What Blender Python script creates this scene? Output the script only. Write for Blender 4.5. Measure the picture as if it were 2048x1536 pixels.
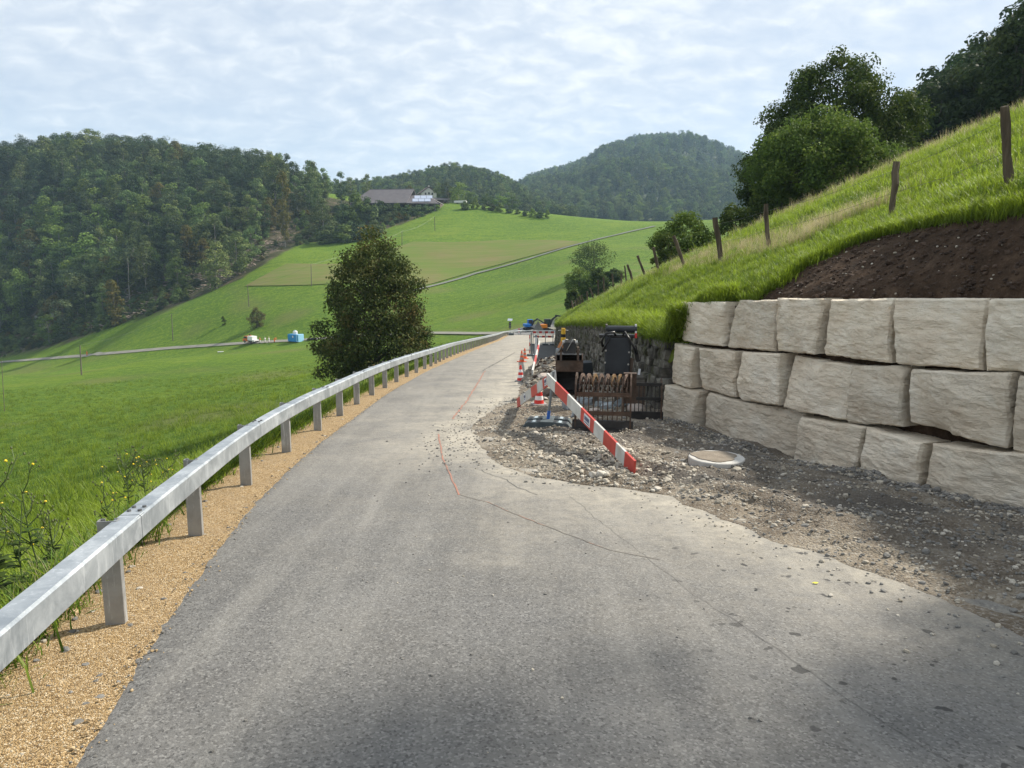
import bpy, bmesh, math, random
import numpy as np
from mathutils import Vector, Matrix, Euler, noise as mnoise

for _o in list(bpy.data.objects): bpy.data.objects.remove(_o)
SC = bpy.context.scene
COL = SC.collection
R = math.radians
# ------------------------------------------------------------------ camera
CAMZ = 2.2; FPX = 1538.0; PITCH = math.atan(0.16)
cam_d = bpy.data.cameras.new('camera'); cam = bpy.data.objects.new('camera', cam_d); COL.objects.link(cam)
cam_d.sensor_width = 36.0; cam_d.lens = 36.0*FPX/2048; cam_d.clip_start = .05; cam_d.clip_end = 9000
cam.location = (0, 0, CAMZ); cam.rotation_euler = (math.pi/2-PITCH, 0, 0)
SC.camera = cam
# ------------------------------------------------------------------ sun + sky
SUN_EL = R(39); SUN_DIR = Vector((.86*math.cos(SUN_EL), .51*math.cos(SUN_EL), math.sin(SUN_EL))).normalized()
sun_d = bpy.data.lights.new('sun', 'SUN'); sun = bpy.data.objects.new('sun', sun_d); COL.objects.link(sun)
sun_d.energy = 5.0; sun_d.angle = R(1.8); sun_d.color = (1.0, .93, .82)
sun.rotation_euler = SUN_DIR.to_track_quat('Z', 'Y').to_euler(); sun.location = (30, 20, 60)
W = bpy.data.worlds.new('World'); SC.world = W; W.use_nodes = True
def build_world():
    nt = W.node_tree; nt.nodes.clear(); L = nt.links.new
    def n(t, **k):
        x = nt.nodes.new(t)
        for a, b in k.items(): setattr(x, a, b)
        return x
    out = n('ShaderNodeOutputWorld'); bg = n('ShaderNodeBackground'); bg.inputs['Strength'].default_value = .105
    sky = n('ShaderNodeTexSky', sky_type='NISHITA', sun_disc=False)
    sky.sun_elevation = SUN_EL; sky.sun_rotation = math.atan2(SUN_DIR.x, SUN_DIR.y)
    sky.altitude = 600; sky.air_density = 1.0; sky.dust_density = 1.0; sky.ozone_density = 1.2
    tc = n('ShaderNodeTexCoord'); sep = n('ShaderNodeSeparateXYZ'); L(tc.outputs['Generated'], sep.inputs[0])
    zz = n('ShaderNodeMath', operation='MAXIMUM'); L(sep.outputs['Z'], zz.inputs[0]); zz.inputs[1].default_value = 0.0
    za = n('ShaderNodeMath', operation='ADD'); L(zz.outputs[0], za.inputs[0]); za.inputs[1].default_value = .33
    dx = n('ShaderNodeMath', operation='DIVIDE'); L(sep.outputs['X'], dx.inputs[0]); L(za.outputs[0], dx.inputs[1])
    dy = n('ShaderNodeMath', operation='DIVIDE'); L(sep.outputs['Y'], dy.inputs[0]); L(za.outputs[0], dy.inputs[1])
    cv = n('ShaderNodeCombineXYZ'); L(dx.outputs[0], cv.inputs[0]); L(dy.outputs[0], cv.inputs[1])
    mp = n('ShaderNodeMapping'); L(cv.outputs[0], mp.inputs[0]); mp.inputs['Rotation'].default_value = (0, 0, R(-28)); mp.inputs['Scale'].default_value = (1.0, 1.3, 1)
    n1 = n('ShaderNodeTexNoise'); L(mp.outputs[0], n1.inputs['Vector'])
    n1.inputs['Scale'].default_value = 12.5; n1.inputs['Detail'].default_value = 7; n1.inputs['Roughness'].default_value = .56; n1.inputs['Distortion'].default_value = .35
    n2 = n('ShaderNodeTexNoise'); L(cv.outputs[0], n2.inputs['Vector'])
    n2.inputs['Scale'].default_value = .9; n2.inputs['Detail'].default_value = 4
    ad = n('ShaderNodeMath', operation='MULTIPLY_ADD'); L(n2.outputs['Fac'], ad.inputs[0]); ad.inputs[1].default_value = .75; L(n1.outputs['Fac'], ad.inputs[2])
    mr = n('ShaderNodeMapRange'); L(ad.outputs[0], mr.inputs[0])
    mr.inputs[1].default_value = .46; mr.inputs[2].default_value = 1.3; mr.interpolation_type = 'SMOOTHSTEP'
    ramp = n('ShaderNodeValToRGB'); L(mr.outputs[0], ramp.inputs[0])
    e = ramp.color_ramp.elements; e[0].position = 0; e[0].color = (4.15, 4.6, 5.3, 1); e[1].position = 1; e[1].color = (6.9, 7.0, 7.0, 1)
    m = e.new(.5); m.color = (5.15, 5.5, 5.95, 1)
    # cover: thin veil everywhere, thicker overhead
    cov = n('ShaderNodeMapRange'); L(mr.outputs[0], cov.inputs[0]); cov.inputs[3].default_value = .80; cov.inputs[4].default_value = 1.0
    hz = n('ShaderNodeMapRange'); L(zz.outputs[0], hz.inputs[0]); hz.inputs[1].default_value = .02; hz.inputs[2].default_value = .22; hz.inputs[3].default_value = .72; hz.inputs[4].default_value = 1
    cm = n('ShaderNodeMath', operation='MULTIPLY'); L(cov.outputs[0], cm.inputs[0]); L(hz.outputs[0], cm.inputs[1])
    mix = n('ShaderNodeMix', data_type='RGBA'); L(cm.outputs[0], mix.inputs[0]); L(sky.outputs[0], mix.inputs[6]); L(ramp.outputs[0], mix.inputs[7])
    L(mix.outputs[2], bg.inputs[0]); L(bg.outputs[0], out.inputs[0])
build_world()
SC.view_settings.view_transform = 'Standard'; SC.view_settings.look = 'None'
SC.view_settings.gamma = 1; SC.view_settings.use_curve_mapping = False
SC.view_settings.exposure = 0.62
SC.render.engine = 'CYCLES'
SC.cycles.volume_bounces = 0; SC.cycles.max_bounces = 6; SC.cycles.diffuse_bounces = 3; SC.cycles.glossy_bounces = 2
SC.cycles.transparent_max_bounces = 6; SC.cycles.transmission_bounces = 3
# ------------------------------------------------------------------ pixel rays (2048 x 1536 photograph)
CP, SP = math.cos(PITCH), math.sin(PITCH)
def ray(px, py):
    r = (px-1024)/FPX; u = (768-py)/FPX
    return Vector((r, CP+u*SP, -SP+u*CP))
def P(px, py, Y):
    d = ray(px, py); t = Y/d.y
    return Vector((d.x*t, Y, CAMZ+d.z*t))
def proj(x, y, z):
    "world -> pixel (numpy ok)"
    zz = z-CAMZ; fw = y*CP-zz*SP; up = y*SP+zz*CP
    return 1024+FPX*x/fw, 768-FPX*up/fw
# ------------------------------------------------------------------ materials
def newmat(name):
    m = bpy.data.materials.new(name); m.use_nodes = True
    nt = m.node_tree; nt.nodes.clear()
    def n(t, **k):
        x = nt.nodes.new(t)
        for a, b in k.items(): setattr(x, a, b)
        return x
    out = n('ShaderNodeOutputMaterial'); b = n('ShaderNodeBsdfPrincipled'); nt.links.new(b.outputs[0], out.inputs[0])
    return m, nt, n, nt.links.new, b, out
def ramp_node(n, stops):
    r = n('ShaderNodeValToRGB'); e = r.color_ramp.elements
    while len(e) > 1: e.remove(e[-1])
    e[0].position = stops[0][0]; e[0].color = (*stops[0][1], 1)
    for p, c in stops[1:]:
        x = e.new(p); x.color = (*c, 1)
    return r
def noise_node(n, L, vec, scale, detail=4, rough=.55, dist=0):
    t = n('ShaderNodeTexNoise'); L(vec, t.inputs['Vector'])
    t.inputs['Scale'].default_value = scale; t.inputs['Detail'].default_value = detail
    t.inputs['Roughness'].default_value = rough; t.inputs['Distortion'].default_value = dist
    return t
def mixc(n, L, fac, a, b, mode='MIX'):
    x = n('ShaderNodeMix', data_type='RGBA', blend_type=mode)
    if isinstance(fac, (int, float)): x.inputs[0].default_value = fac
    else: L(fac, x.inputs[0])
    for v, i in ((a, 6), (b, 7)):
        if isinstance(v, tuple): x.inputs[i].default_value = (*v, 1)
        else: L(v, x.inputs[i])
    return x.outputs[2]
def maprange(n, L, v, a, b, c=0., d=1.):
    x = n('ShaderNodeMapRange'); L(v, x.inputs[0])
    for i, q in zip((1, 2, 3, 4), (a, b, c, d)): x.inputs[i].default_value = q
    return x.outputs[0]
def geo_pos(n):
    return n('ShaderNodeNewGeometry').outputs['Position']
def pm(name, stops, scale=3., detail=5, rough=.8, bump=0., bscale=None, metal=0., world=True, second=None, stretch=None, spec=.4):
    "noise-coloured principled material; second=(scale, colour, lo, hi) adds blotches"
    m, nt, n, L, b, out = newmat(name)
    v = geo_pos(n) if world else n('ShaderNodeTexCoord').outputs['Object']
    if stretch:
        mp = n('ShaderNodeMapping'); L(v, mp.inputs[0]); mp.inputs['Scale'].default_value = stretch; v = mp.outputs[0]
    t = noise_node(n, L, v, scale, detail, .6)
    r = ramp_node(n, stops); L(maprange(n, L, t.outputs['Fac'], .3, .7), r.inputs[0]); c = r.outputs[0]
    if second:
        s, col, lo, hi = second
        t2 = noise_node(n, L, v, s, 6, .62)
        c = mixc(n, L, maprange(n, L, t2.outputs['Fac'], lo, hi), c, col)
    L(c, b.inputs['Base Color']); b.inputs['Roughness'].default_value = rough; b.inputs['Metallic'].default_value = metal
    b.inputs['Specular IOR Level'].default_value = spec
    if bump:
        tb = noise_node(n, L, v, bscale or scale*4, 6, .65)
        bp = n('ShaderNodeBump'); bp.inputs['Strength'].default_value = min(1, bump); bp.inputs['Distance'].default_value = .02
        L(tb.outputs['Fac'], bp.inputs['Height']); L(bp.outputs[0], b.inputs['Normal'])
    return m
def flat(name, col, rough=.6, metal=0., var=.12, scale=6.):
    a = tuple(max(0, c*(1-var)) for c in col); bb = tuple(min(1, c*(1+var)) for c in col)
    return pm(name, [(0, a), (1, bb)], scale, 4, rough, metal=metal, world=False)
# ------------------------------------------------------------------ mesh helpers
class MB:
    def __init__(s): s.v = []; s.f = []; s.m = []
    def add(s, vs, fs, mi=0):
        o = len(s.v); s.v += [tuple(v) for v in vs]; s.f += [tuple(i+o for i in f) for f in fs]; s.m += [mi]*len(fs); return s
    def box(s, c, sz, rot=None, mi=0, taper=1.):
        hx, hy, hz = sz[0]/2, sz[1]/2, sz[2]/2
        vs = [Vector((x*(taper if z > 0 else 1), y*(taper if z > 0 else 1), z)) for z in (-hz, hz) for x, y in ((-hx, -hy), (hx, -hy), (hx, hy), (-hx, hy))]
        M = Euler(rot).to_matrix() if rot is not None and not isinstance(rot, Matrix) else rot
        if M is not None: vs = [M @ v for v in vs]
        c = Vector(c)
        return s.add([v+c for v in vs], [(3, 2, 1, 0), (4, 5, 6, 7), (0, 1, 5, 4), (1, 2, 6, 5), (2, 3, 7, 6), (3, 0, 4, 7)], mi)
    def beam(s, a, b, w, h, up=(0, 0, 1), mi=0):
        a = Vector(a); b = Vector(b); d = (b-a); ln = d.length; d.normalize()
        x = d.cross(Vector(up)); 
        if x.length < 1e-4: x = d.cross(Vector((1, 0, 0)))
        x.normalize(); z = x.cross(d)
        M = Matrix((x, d, z)).transposed()
        return s.box((a+b)/2, (w, ln, h), M, mi)
    def tube(s, pts, rad, n=8, mi=0, cap=True):
        pts = [Vector(p) for p in pts]; rr = rad if hasattr(rad, '__len__') else [rad]*len(pts)
        rings = []; up = Vector((.31, .2, .93))
        for i, p in enumerate(pts):
            d = (pts[min(i+1, len(pts)-1)]-pts[max(i-1, 0)]).normalized()
            x = d.cross(up)
            if x.length < .05: x = d.cross(Vector((1, 0, 0)))
            x.normalize(); y = d.cross(x)
            rings.append([p+(x*math.cos(2*math.pi*k/n)+y*math.sin(2*math.pi*k/n))*rr[i] for k in range(n)])
        vs = [v for r in rings for v in r]; fs = []
        for i in range(len(pts)-1):
            for k in range(n):
                fs.append((i*n+k, i*n+(k+1) % n, (i+1)*n+(k+1) % n, (i+1)*n+k))
        if cap: fs += [tuple(range(n))[::-1], tuple((len(pts)-1)*n+k for k in range(n))]
        return s.add(vs, fs, mi)
    def cyl(s, a, b, r, n=12, mi=0, r2=None): return s.tube([a, b], [r, r if r2 is None else r2], n, mi)
    def prism(s, poly, y0, y1, ax='y', mi=0, M=None):
        "poly (u,v) extruded: ax y -> (u, y, v); ax z -> (u, v, z); ax x -> (x,u,v)"
        n = len(poly); f = {'y': lambda u, v, w: (u, w, v), 'z': lambda u, v, w: (u, v, w), 'x': lambda u, v, w: (w, u, v)}[ax]
        vs = [Vector(f(u, v, y0)) for u, v in poly]+[Vector(f(u, v, y1)) for u, v in poly]
        if M is not None: vs = [M @ v for v in vs]
        fs = [tuple(range(n)), tuple(range(2*n-1, n-1, -1))]+[(i, n+i, n+(i+1) % n, (i+1) % n) for i in range(n)]
        return s.add(vs, fs, mi)
    def mesh(s, name, mats, smooth=False, fix=True):
        me = bpy.data.meshes.new(name); me.from_pydata(s.v, [], s.f)
        for m in (mats if isinstance(mats, (list, tuple)) else [mats]): me.materials.append(m)
        if any(s.m): me.polygons.foreach_set('material_index', s.m)
        if fix:
            bm = bmesh.new(); bm.from_mesh(me); bmesh.ops.recalc_face_normals(bm, faces=bm.faces); bm.to_mesh(me); bm.free()
        if smooth: me.polygons.foreach_set('use_smooth', [True]*len(me.polygons))
        me.update(); return me
    def obj(s, name, mats, parent=None, smooth=False, bevel=0., loc=None):
        o = mkobj(name, s.mesh(name, mats, smooth), parent)
        if loc is not None: o.location = loc
        if bevel:
            b = o.modifiers.new('bevel', 'BEVEL'); b.width = bevel; b.segments = 2; b.limit_method = 'ANGLE'
        return o
def mkobj(name, me, parent=None):
    o = bpy.data.objects.new(name, me); COL.objects.link(o)
    if parent is not None: o.parent = parent
    return o
def tag(o, label=None, cat=None, group=None, kind=None):
    if label: o['label'] = label
    if cat: o['category'] = cat
    if group: o['group'] = group
    if kind: o['kind'] = kind
    return o
def thing(name, label, cat, loc=(0, 0, 0), rz=0., group=None):
    o = bpy.data.objects.new(name, None); COL.objects.link(o); o.location = loc; o.rotation_euler = (0, 0, rz); o.empty_display_size = .2
    return tag(o, label, cat, group)
def np_mesh(name, V, F, mat, smooth=False, attrs=None):
    "fast mesh from arrays; F (n,3) or (n,4)"
    me = bpy.data.meshes.new(name); V = np.asarray(V, np.float32); F = np.asarray(F, np.int32)
    me.vertices.add(len(V)); me.vertices.foreach_set('co', V.ravel())
    k = F.shape[1]; me.loops.add(F.size); me.loops.foreach_set('vertex_index', F.ravel())
    me.polygons.add(len(F)); me.polygons.foreach_set('loop_start', np.arange(0, F.size, k, dtype=np.int32)); me.polygons.foreach_set('loop_total', np.full(len(F), k, np.int32))
    for m in (mat if isinstance(mat, (list, tuple)) else [mat]): me.materials.append(m)
    if smooth: me.polygons.foreach_set('use_smooth', np.ones(len(F), bool))
    for an, (dt, arr) in (attrs or {}).items():
        a = me.attributes.new(an, dt, 'POINT')
        a.data.foreach_set('vector' if dt == 'FLOAT_VECTOR' else 'value', np.asarray(arr, np.float32 if dt != 'INT' else np.int32).ravel())
    me.update(calc_edges=True); me.validate(); return me
def grid_mesh(name, X, Y, Z, mat, smooth=True, keep=None, attrs=None):
    "X,Y,Z (n,m) arrays"
    n, m = X.shape; idx = np.arange(n*m).reshape(n, m)
    F = np.stack([idx[:-1, :-1], idx[1:, :-1], idx[1:, 1:], idx[:-1, 1:]], -1).reshape(-1, 4)
    V = np.stack([X, Y, Z], -1).reshape(-1, 3)
    # face up
    a = V[F[:, 1]]-V[F[:, 0]]; b = V[F[:, 2]]-V[F[:, 0]]; up = np.cross(a, b)[:, 2]
    if up.mean() < 0: F = F[:, ::-1]
    if keep is not None:
        F = F[keep.reshape(-1)]
        used = np.unique(F); mp = -np.ones(n*m, int); mp[used] = np.arange(len(used)); F = mp[F]; V = V[used]
        if attrs: attrs = {k: (t, np.asarray(a).reshape(n*m, -1)[used]) for k, (t, a) in attrs.items()}
    return np_mesh(name, V, F, mat, smooth, attrs)
def scatter(name, variants, pts, scl, rot, vi, kind='stuff', label=None, cat=None):
    "one 'stuff' object: mesh variants instanced on points (geometry nodes)"
    src = bpy.data.collections.new(name+'_source')
    for k, me in enumerate(variants):
        o = bpy.data.objects.new('%s_%02d' % (name, k), me); src.objects.link(o)
    me = bpy.data.meshes.new(name); N = len(pts); me.vertices.add(N); me.vertices.foreach_set('co', np.asarray(pts, np.float32).ravel())
    a = me.attributes.new('scl', 'FLOAT_VECTOR', 'POINT'); s = np.asarray(scl, np.float32); s = np.repeat(s[:, None], 3, 1) if s.ndim == 1 else s; a.data.foreach_set('vector', s.ravel())
    a = me.attributes.new('rot', 'FLOAT_VECTOR', 'POINT'); a.data.foreach_set('vector', np.asarray(rot, np.float32).ravel())
    a = me.attributes.new('vi', 'INT', 'POINT'); a.data.foreach_set('value', np.asarray(vi, np.int32))
    o = mkobj(name, me); tag(o, label, cat, kind=kind)
    ng = bpy.data.node_groups.new(name, 'GeometryNodeTree')
    ng.interface.new_socket('Geometry', in_out='INPUT', socket_type='NodeSocketGeometry'); ng.interface.new_socket('Geometry', in_out='OUTPUT', socket_type='NodeSocketGeometry')
    gi = ng.nodes.new('NodeGroupInput'); go = ng.nodes.new('NodeGroupOutput')
    iop = ng.nodes.new('GeometryNodeInstanceOnPoints'); ci = ng.nodes.new('GeometryNodeCollectionInfo')
    ci.inputs['Collection'].default_value = src; ci.inputs['Separate Children'].default_value = True; ci.inputs['Reset Children'].default_value = True
    L = ng.links.new; L(gi.outputs[0], iop.inputs['Points']); L(ci.outputs[0], iop.inputs['Instance']); iop.inputs['Pick Instance'].default_value = True
    for nm, dt, sock in (('vi', 'INT', 'Instance Index'), ('rot', 'FLOAT_VECTOR', 'Rotation'), ('scl', 'FLOAT_VECTOR', 'Scale')):
        q = ng.nodes.new('GeometryNodeInputNamedAttribute'); q.data_type = dt; q.inputs['Name'].default_value = nm
        L(q.outputs['Attribute'], iop.inputs[sock])
    L(iop.outputs[0], go.inputs[0])
    md = o.modifiers.new('scatter', 'NODES'); md.node_group = ng
    return o
RNG = np.random.default_rng(7); random.seed(7)
def vnoise(x, y, s, seed=0.):
    "smooth value noise on arrays via sines (cheap, deterministic)"
    x = np.asarray(x)*s; y = np.asarray(y)*s
    return (np.sin(1.7*x+2.3*y+seed)+np.sin(2.9*x-1.3*y+1.7+seed*2)+np.sin(-1.1*x+3.7*y+.6+seed*3)+np.sin(4.3*x+3.1*y+seed*5))/4
# ================================================================== TERRAIN FUNCTIONS
_ry = np.array([-30, 0, 12, 29, 60, 100, 125, 150, 175]); _rz = np.array([1.5, 0, -.62, -1.87, -4.45, -7.72, -9.75, -11.4, -12.6])
def zr(y): return np.interp(y, _ry, _rz)
def road_hit(px, py, off=0.):
    d = ray(px, py); lo, hi = .5, 400.
    f = lambda t: CAMZ+d.z*t-(zr(d.y*t)+off)
    for _ in range(60):
        m = (lo+hi)/2
        if f(m) > 0: lo = m
        else: hi = m
    return Vector((d.x*lo, d.y*lo, CAMZ+d.z*lo))
_le = [road_hit(*p) for p in ((140, 1536), (290, 1290), (400, 1140), (500, 1010), (600, 920), (690, 850), (770, 790), (840, 750), (900, 722), (950, 700))]
_ley = np.array([-12, 0]+[p.y for p in _le]+[85, 125, 132]); _lex = np.array([-.6, -1.45]+[p.x for p in _le]+[-1.3, -.55, -.3])
_ld = np.arange(-12, 133, .25); _lxd = np.interp(_ld, _ley, _lex)
for _w in (9, 9): _lxd = np.convolve(np.pad(_lxd, _w//2, 'edge'), np.ones(_w)/_w, 'valid')
def xle(y): return np.interp(y, _ld, _lxd)            # left asphalt edge
WA = Vector((5.5, 8.7, 0)); WB = Vector((3.0, 15.4, 0))    # foot line of the block wall
def xwall(y):                                            # foot of walls on the right
    y = np.asarray(y, float)
    blk = WA.x+(y-WA.y)*(WB.x-WA.x)/(WB.y-WA.y)
    old = np.interp(y, [15.4, 17, 25, 40, 60, 75, 95], [3.05, 3.0, 2.85, 3.0, 3.3, 4.4, 8.5])
    return np.where(y < 15.4, blk, old)
def zwt(y):                                              # top of walls
    y = np.asarray(y, float)
    return np.where(y < 15.3, 1.84-(y-8.5)*.066, np.interp(y, [15.3, 15.7, 24.5, 40, 60, 75, 95], [1.38, .62, .22, -1.05, -2.75, -4.4, -6.8]))
_fy = [-10, 4, 8, 11.5, 15, 20.5, 24, 27.5, 32, 36, 40, 50, 62, 80, 100]
_fx = [8.6, 7.7, 7.5, 7.46, 7.42, 6.85, 6.5, 6.2, 6.1, 6.1, 6.0, 5.4, 4.6, 5.4, 9.5]
_fz = [4.6, 3.8, 3.55, 3.3, 3.06, 2.5, 2.2, 1.95, 1.6, 1.25, .85, -.5, -2.0, -4.1, -6.5]
def hillside(x, y):
    "meadow above the walls (arrays)"
    x = np.asarray(x, float); y = np.asarray(y, float)
    xw = xwall(y)+np.interp(y, [15.25, 15.7], [.85, .25]); zw = zwt(y); xf = np.interp(y, _fy, _fx); zf = np.interp(y, _fy, _fz)
    u = (x-xw)/np.maximum(xf-xw, .3)
    low = zw+(zf-zw)*np.clip(u, 0, 1)**.9
    d = np.maximum(x-xf, 0)
    far = np.maximum(y-62, 0)
    hi = zf+.45*d-np.maximum(d-45, 0)**2*.003-far**1.5*.012
    z = np.where(u < 1, low, hi)
    return z+.05*vnoise(x, y, .9, 1)*np.clip(u*3, 0, 1)+.12*vnoise(x, y, .23, 2)*np.clip(u, 0, 1)
# ---- thin plate spline through points read off the photograph with a distance from what stands there
_cp = []
for px, py, D in ((300, 800, 115), (0, 750, 215), (300, 720, 205), (0, 860, 88), (0, 823, 118), (160, 750, 205), (600, 720, 165), (700, 690, 190), (900, 690, 145), (-300, 900, 90), (-300, 780, 240), (560, 870, 42), (300, 950, 40), (100, 1000, 36), (0, 1100, 24), (600, 780, 85), (450, 850, 60), (800, 720, 100),
                  (940, 667, 165), (870, 666, 178), (600, 680, 238), (505, 684, 248), (350, 695, 272), (180, 710, 300), (0, 724, 335), (-200, 745, 380),
                  (1000, 620, 215), (1000, 560, 290), (1000, 500, 345), (1000, 440, 410), (700, 600, 270), (700, 540, 320), (600, 640, 255), (500, 560, 318), (300, 640, 300), (400, 600, 308),
                  (600, 500, 362), (850, 480, 365), (850, 430, 415), (1100, 430, 425), (1300, 443, 405), (950, 412, 440), (850, 404, 452), (760, 406, 458), (700, 410, 455), (700, 470, 392),
                  (1150, 600, 190), (1187, 550, 225), (1250, 500, 290), (1300, 470, 345), (1400, 440, 390), (1100, 640, 152), (1050, 657, 142),
                  (0, 716, 348), (200, 657, 326), (400, 592, 326), (560, 505, 352), (120, 500, 420), (350, 450, 420), (640, 392, 462)):
    _cp.append(tuple(P(px, py, D)))
for px, D, z in ((170, 520, 62), (0, 505, 52), (400, 520, 56), (550, 500, 46), (-250, 480, 30), (170, 650, 45), (0, 640, 30), (450, 650, 40), (700, 560, 36), (900, 560, 22), (1100, 530, 14), (1300, 520, 8),
                 (1000, 650, 5), (-400, 330, -45), (-400, 620, 20), (1600, 420, 22), (1700, 600, 10), (1500, 250, -4), (1500, 160, -6), (1300, 150, -6)):
    p = P(px, 522, D); _cp.append((p.x, p.y, CAMZ+z))
for y in (-20, 0, 20, 40, 60, 80, 100, 120):
    _cp.append((-6, y, float(zr(y))-1.9-.008*max(y, 0)))
_cp = np.array(_cp)
def _tps_fit(c, lam=2.0):
    n = len(c); S = 100.; q = c[:, :2]/S; r2 = ((q[:, None]-q[None])**2).sum(-1)
    K = .5*r2*np.log(r2+1e-12); A = np.zeros((n+3, n+3)); A[:n, :n] = K+lam*1e-3*np.eye(n); A[:n, n] = 1; A[:n, n+1:] = q; A[n, :n] = 1; A[n+1:, :n] = q.T
    return np.linalg.solve(A, np.concatenate([c[:, 2], np.zeros(3)])), q, S
_tw, _tq, _tS = _tps_fit(_cp)
def tps(x, y):
    x = np.asarray(x, float); y = np.asarray(y, float); sh = x.shape; q = np.stack([x.ravel(), y.ravel()], -1)/_tS
    out = np.empty(len(q))
    for a in range(0, len(q), 20000):
        b = q[a:a+20000]; r2 = ((b[:, None]-_tq[None])**2).sum(-1)
        out[a:a+20000] = (.5*r2*np.log(r2+1e-12))@_tw[:-3]+_tw[-3]+b@_tw[-2:]
    return out.reshape(sh)
def xvo(y): return xle(y)-np.interp(y, [0, 6, 12, 30, 60, 130], [.85, .85, .8, .75, .7, .7])     # outer edge of the gravel verge
def ground(x, y):
    "the one ground sheet: valley meadow, bank below the verge, sunk under the road and the hillside"
    x = np.asarray(x, float); y = np.asarray(y, float)
    t = tps(x, y); rz = zr(y)
    d = xvo(y)-x
    near = np.clip((150-y)/18, 0, 1)
    t2 = np.minimum(t, rz-.25-.10*np.maximum(d, 0)*np.clip(1-d/18, .15, 1))*near+t*(1-near)
    bank = rz-.06-.42*np.maximum(d, 0)-.25*np.clip(d, 0, 1)
    k = .35; mx = np.logaddexp(bank/k, t2/k)*k
    left = np.where(d > 0, np.minimum(mx, np.maximum(bank, t2)+.25), 0)
    left = np.where(d > 0, np.maximum(bank, t2)*.6+left*.4-.1*np.clip(d*2, 0, 1), rz-.45)
    out = np.where(d > 0, left, rz-.45)
    # right of the road beyond the walls: far terrain, kept under the hillside sheet
    under = np.where((x > 2) & (y < 196), np.minimum(t, np.minimum(rz-.6, hillside(x, y)-.8)), t)
    roadw = np.clip((x-6-np.maximum(y-60, 0)*.05)/6, 0, 1)
    out = np.where(x > 6, out*(1-roadw)+under*roadw, out)
    w = np.clip((y-132)/14, 0, 1)
    out = np.where(y > 132, out*(1-w)+t*w, out)
    return out+.12*vnoise(x, y, .06, 3)*np.clip((np.abs(d)-3)/20, 0, 1)+.3*vnoise(x, y, .017, 4)*np.clip((np.abs(d)-30)/60, 0, 1)
def ghit(px, py, fn=ground, t0=2., t1=900., zoff=0.):
    d = ray(px, py); ts = np.geomspace(t0, t1, 900); X = d.x*ts; Y = d.y*ts; Z = CAMZ+d.z*ts
    df = Z-fn(X, Y)-zoff; i = np.argmax(df < 0)
    if df[i] >= 0: i = len(ts)-1
    a, b = ts[max(i-1, 0)], ts[i]
    for _ in range(22):
        m = (a+b)/2
        if CAMZ+d.z*m-float(fn(np.array([d.x*m]), np.array([d.y*m]))[0])-zoff > 0: a = m
        else: b = m
    return Vector((d.x*a, d.y*a, CAMZ+d.z*a))
def hhit(px, py): return ghit(px, py, lambda x, y: np.where(x > xwall(y)+.2, hillside(x, y), -99.), 5., 130.)
def gz(x, y, fn=ground): return float(fn(np.array([float(x)]), np.array([float(y)]))[0])
# ================================================================== GROUND MATERIALS
def grass_field_mat():
    m, nt, n, L, b, out = newmat('meadow_grass')
    v = geo_pos(n)
    big = noise_node(n, L, v, .018, 5, .6, .6); r = ramp_node(n, [(0, (.070, .135, .010)), (.45, (.108, .188, .013)), (.7, (.148, .225, .017)), (1, (.195, .24, .03))])
    L(maprange(n, L, big.outputs['Fac'], .3, .7), r.inputs[0])
    mp = n('ShaderNodeMapping'); L(v, mp.inputs[0]); mp.inputs['Rotation'].default_value = (0, 0, R(-24)); mp.inputs['Scale'].default_value = (.16, 1.1, .4)
    st = noise_node(n, L, mp.outputs[0], .55, 6, .68)
    c = mixc(n, L, maprange(n, L, st.outputs['Fac'], .44, .58, 0, .7), r.outputs[0], (.060, .130, .007))
    fine = noise_node(n, L, v, .75, 9, .78)
    c = mixc(n, L, maprange(n, L, fine.outputs['Fac'], .48, .60, 0, .75), c, (.21, .29, .020))
    tiny = noise_node(n, L, v, 14, 4, .7)
    c = mixc(n, L, maprange(n, L, tiny.outputs['Fac'], .45, .58, .0, .55), c, (.055, .115, .006))
    at = n('ShaderNodeAttribute', attribute_name='wood')
    wn = noise_node(n, L, v, .12, 6, .7); wr = ramp_node(n, [(0, (.025, .035, .010)), (.5, (.06, .06, .022)), (1, (.16, .12, .085))]); L(maprange(n, L, wn.outputs['Fac'], .3, .7), wr.inputs[0])
    c = mixc(n, L, at.outputs['Fac'], c, wr.outputs[0])
    ad = n('ShaderNodeAttribute', attribute_name='dry')
    c = mixc(n, L, ad.outputs['Fac'], c, (.15, .16, .045))
    L(c, b.inputs['Base Color']); b.inputs['Roughness'].default_value = .85; b.inputs['Specular IOR Level'].default_value = .15
    bp = n('ShaderNodeBump'); bp.inputs['Strength'].default_value = 1; bp.inputs['Distance'].default_value = .25
    ht = n('ShaderNodeMath', operation='ADD'); L(fine.outputs['Fac'], ht.inputs[0]); L(tiny.outputs['Fac'], ht.inputs[1])
    L(ht.outputs[0], bp.inputs['Height']); L(bp.outputs[0], b.inputs['Normal'])
    return m
M_FIELD = grass_field_mat()
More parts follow.
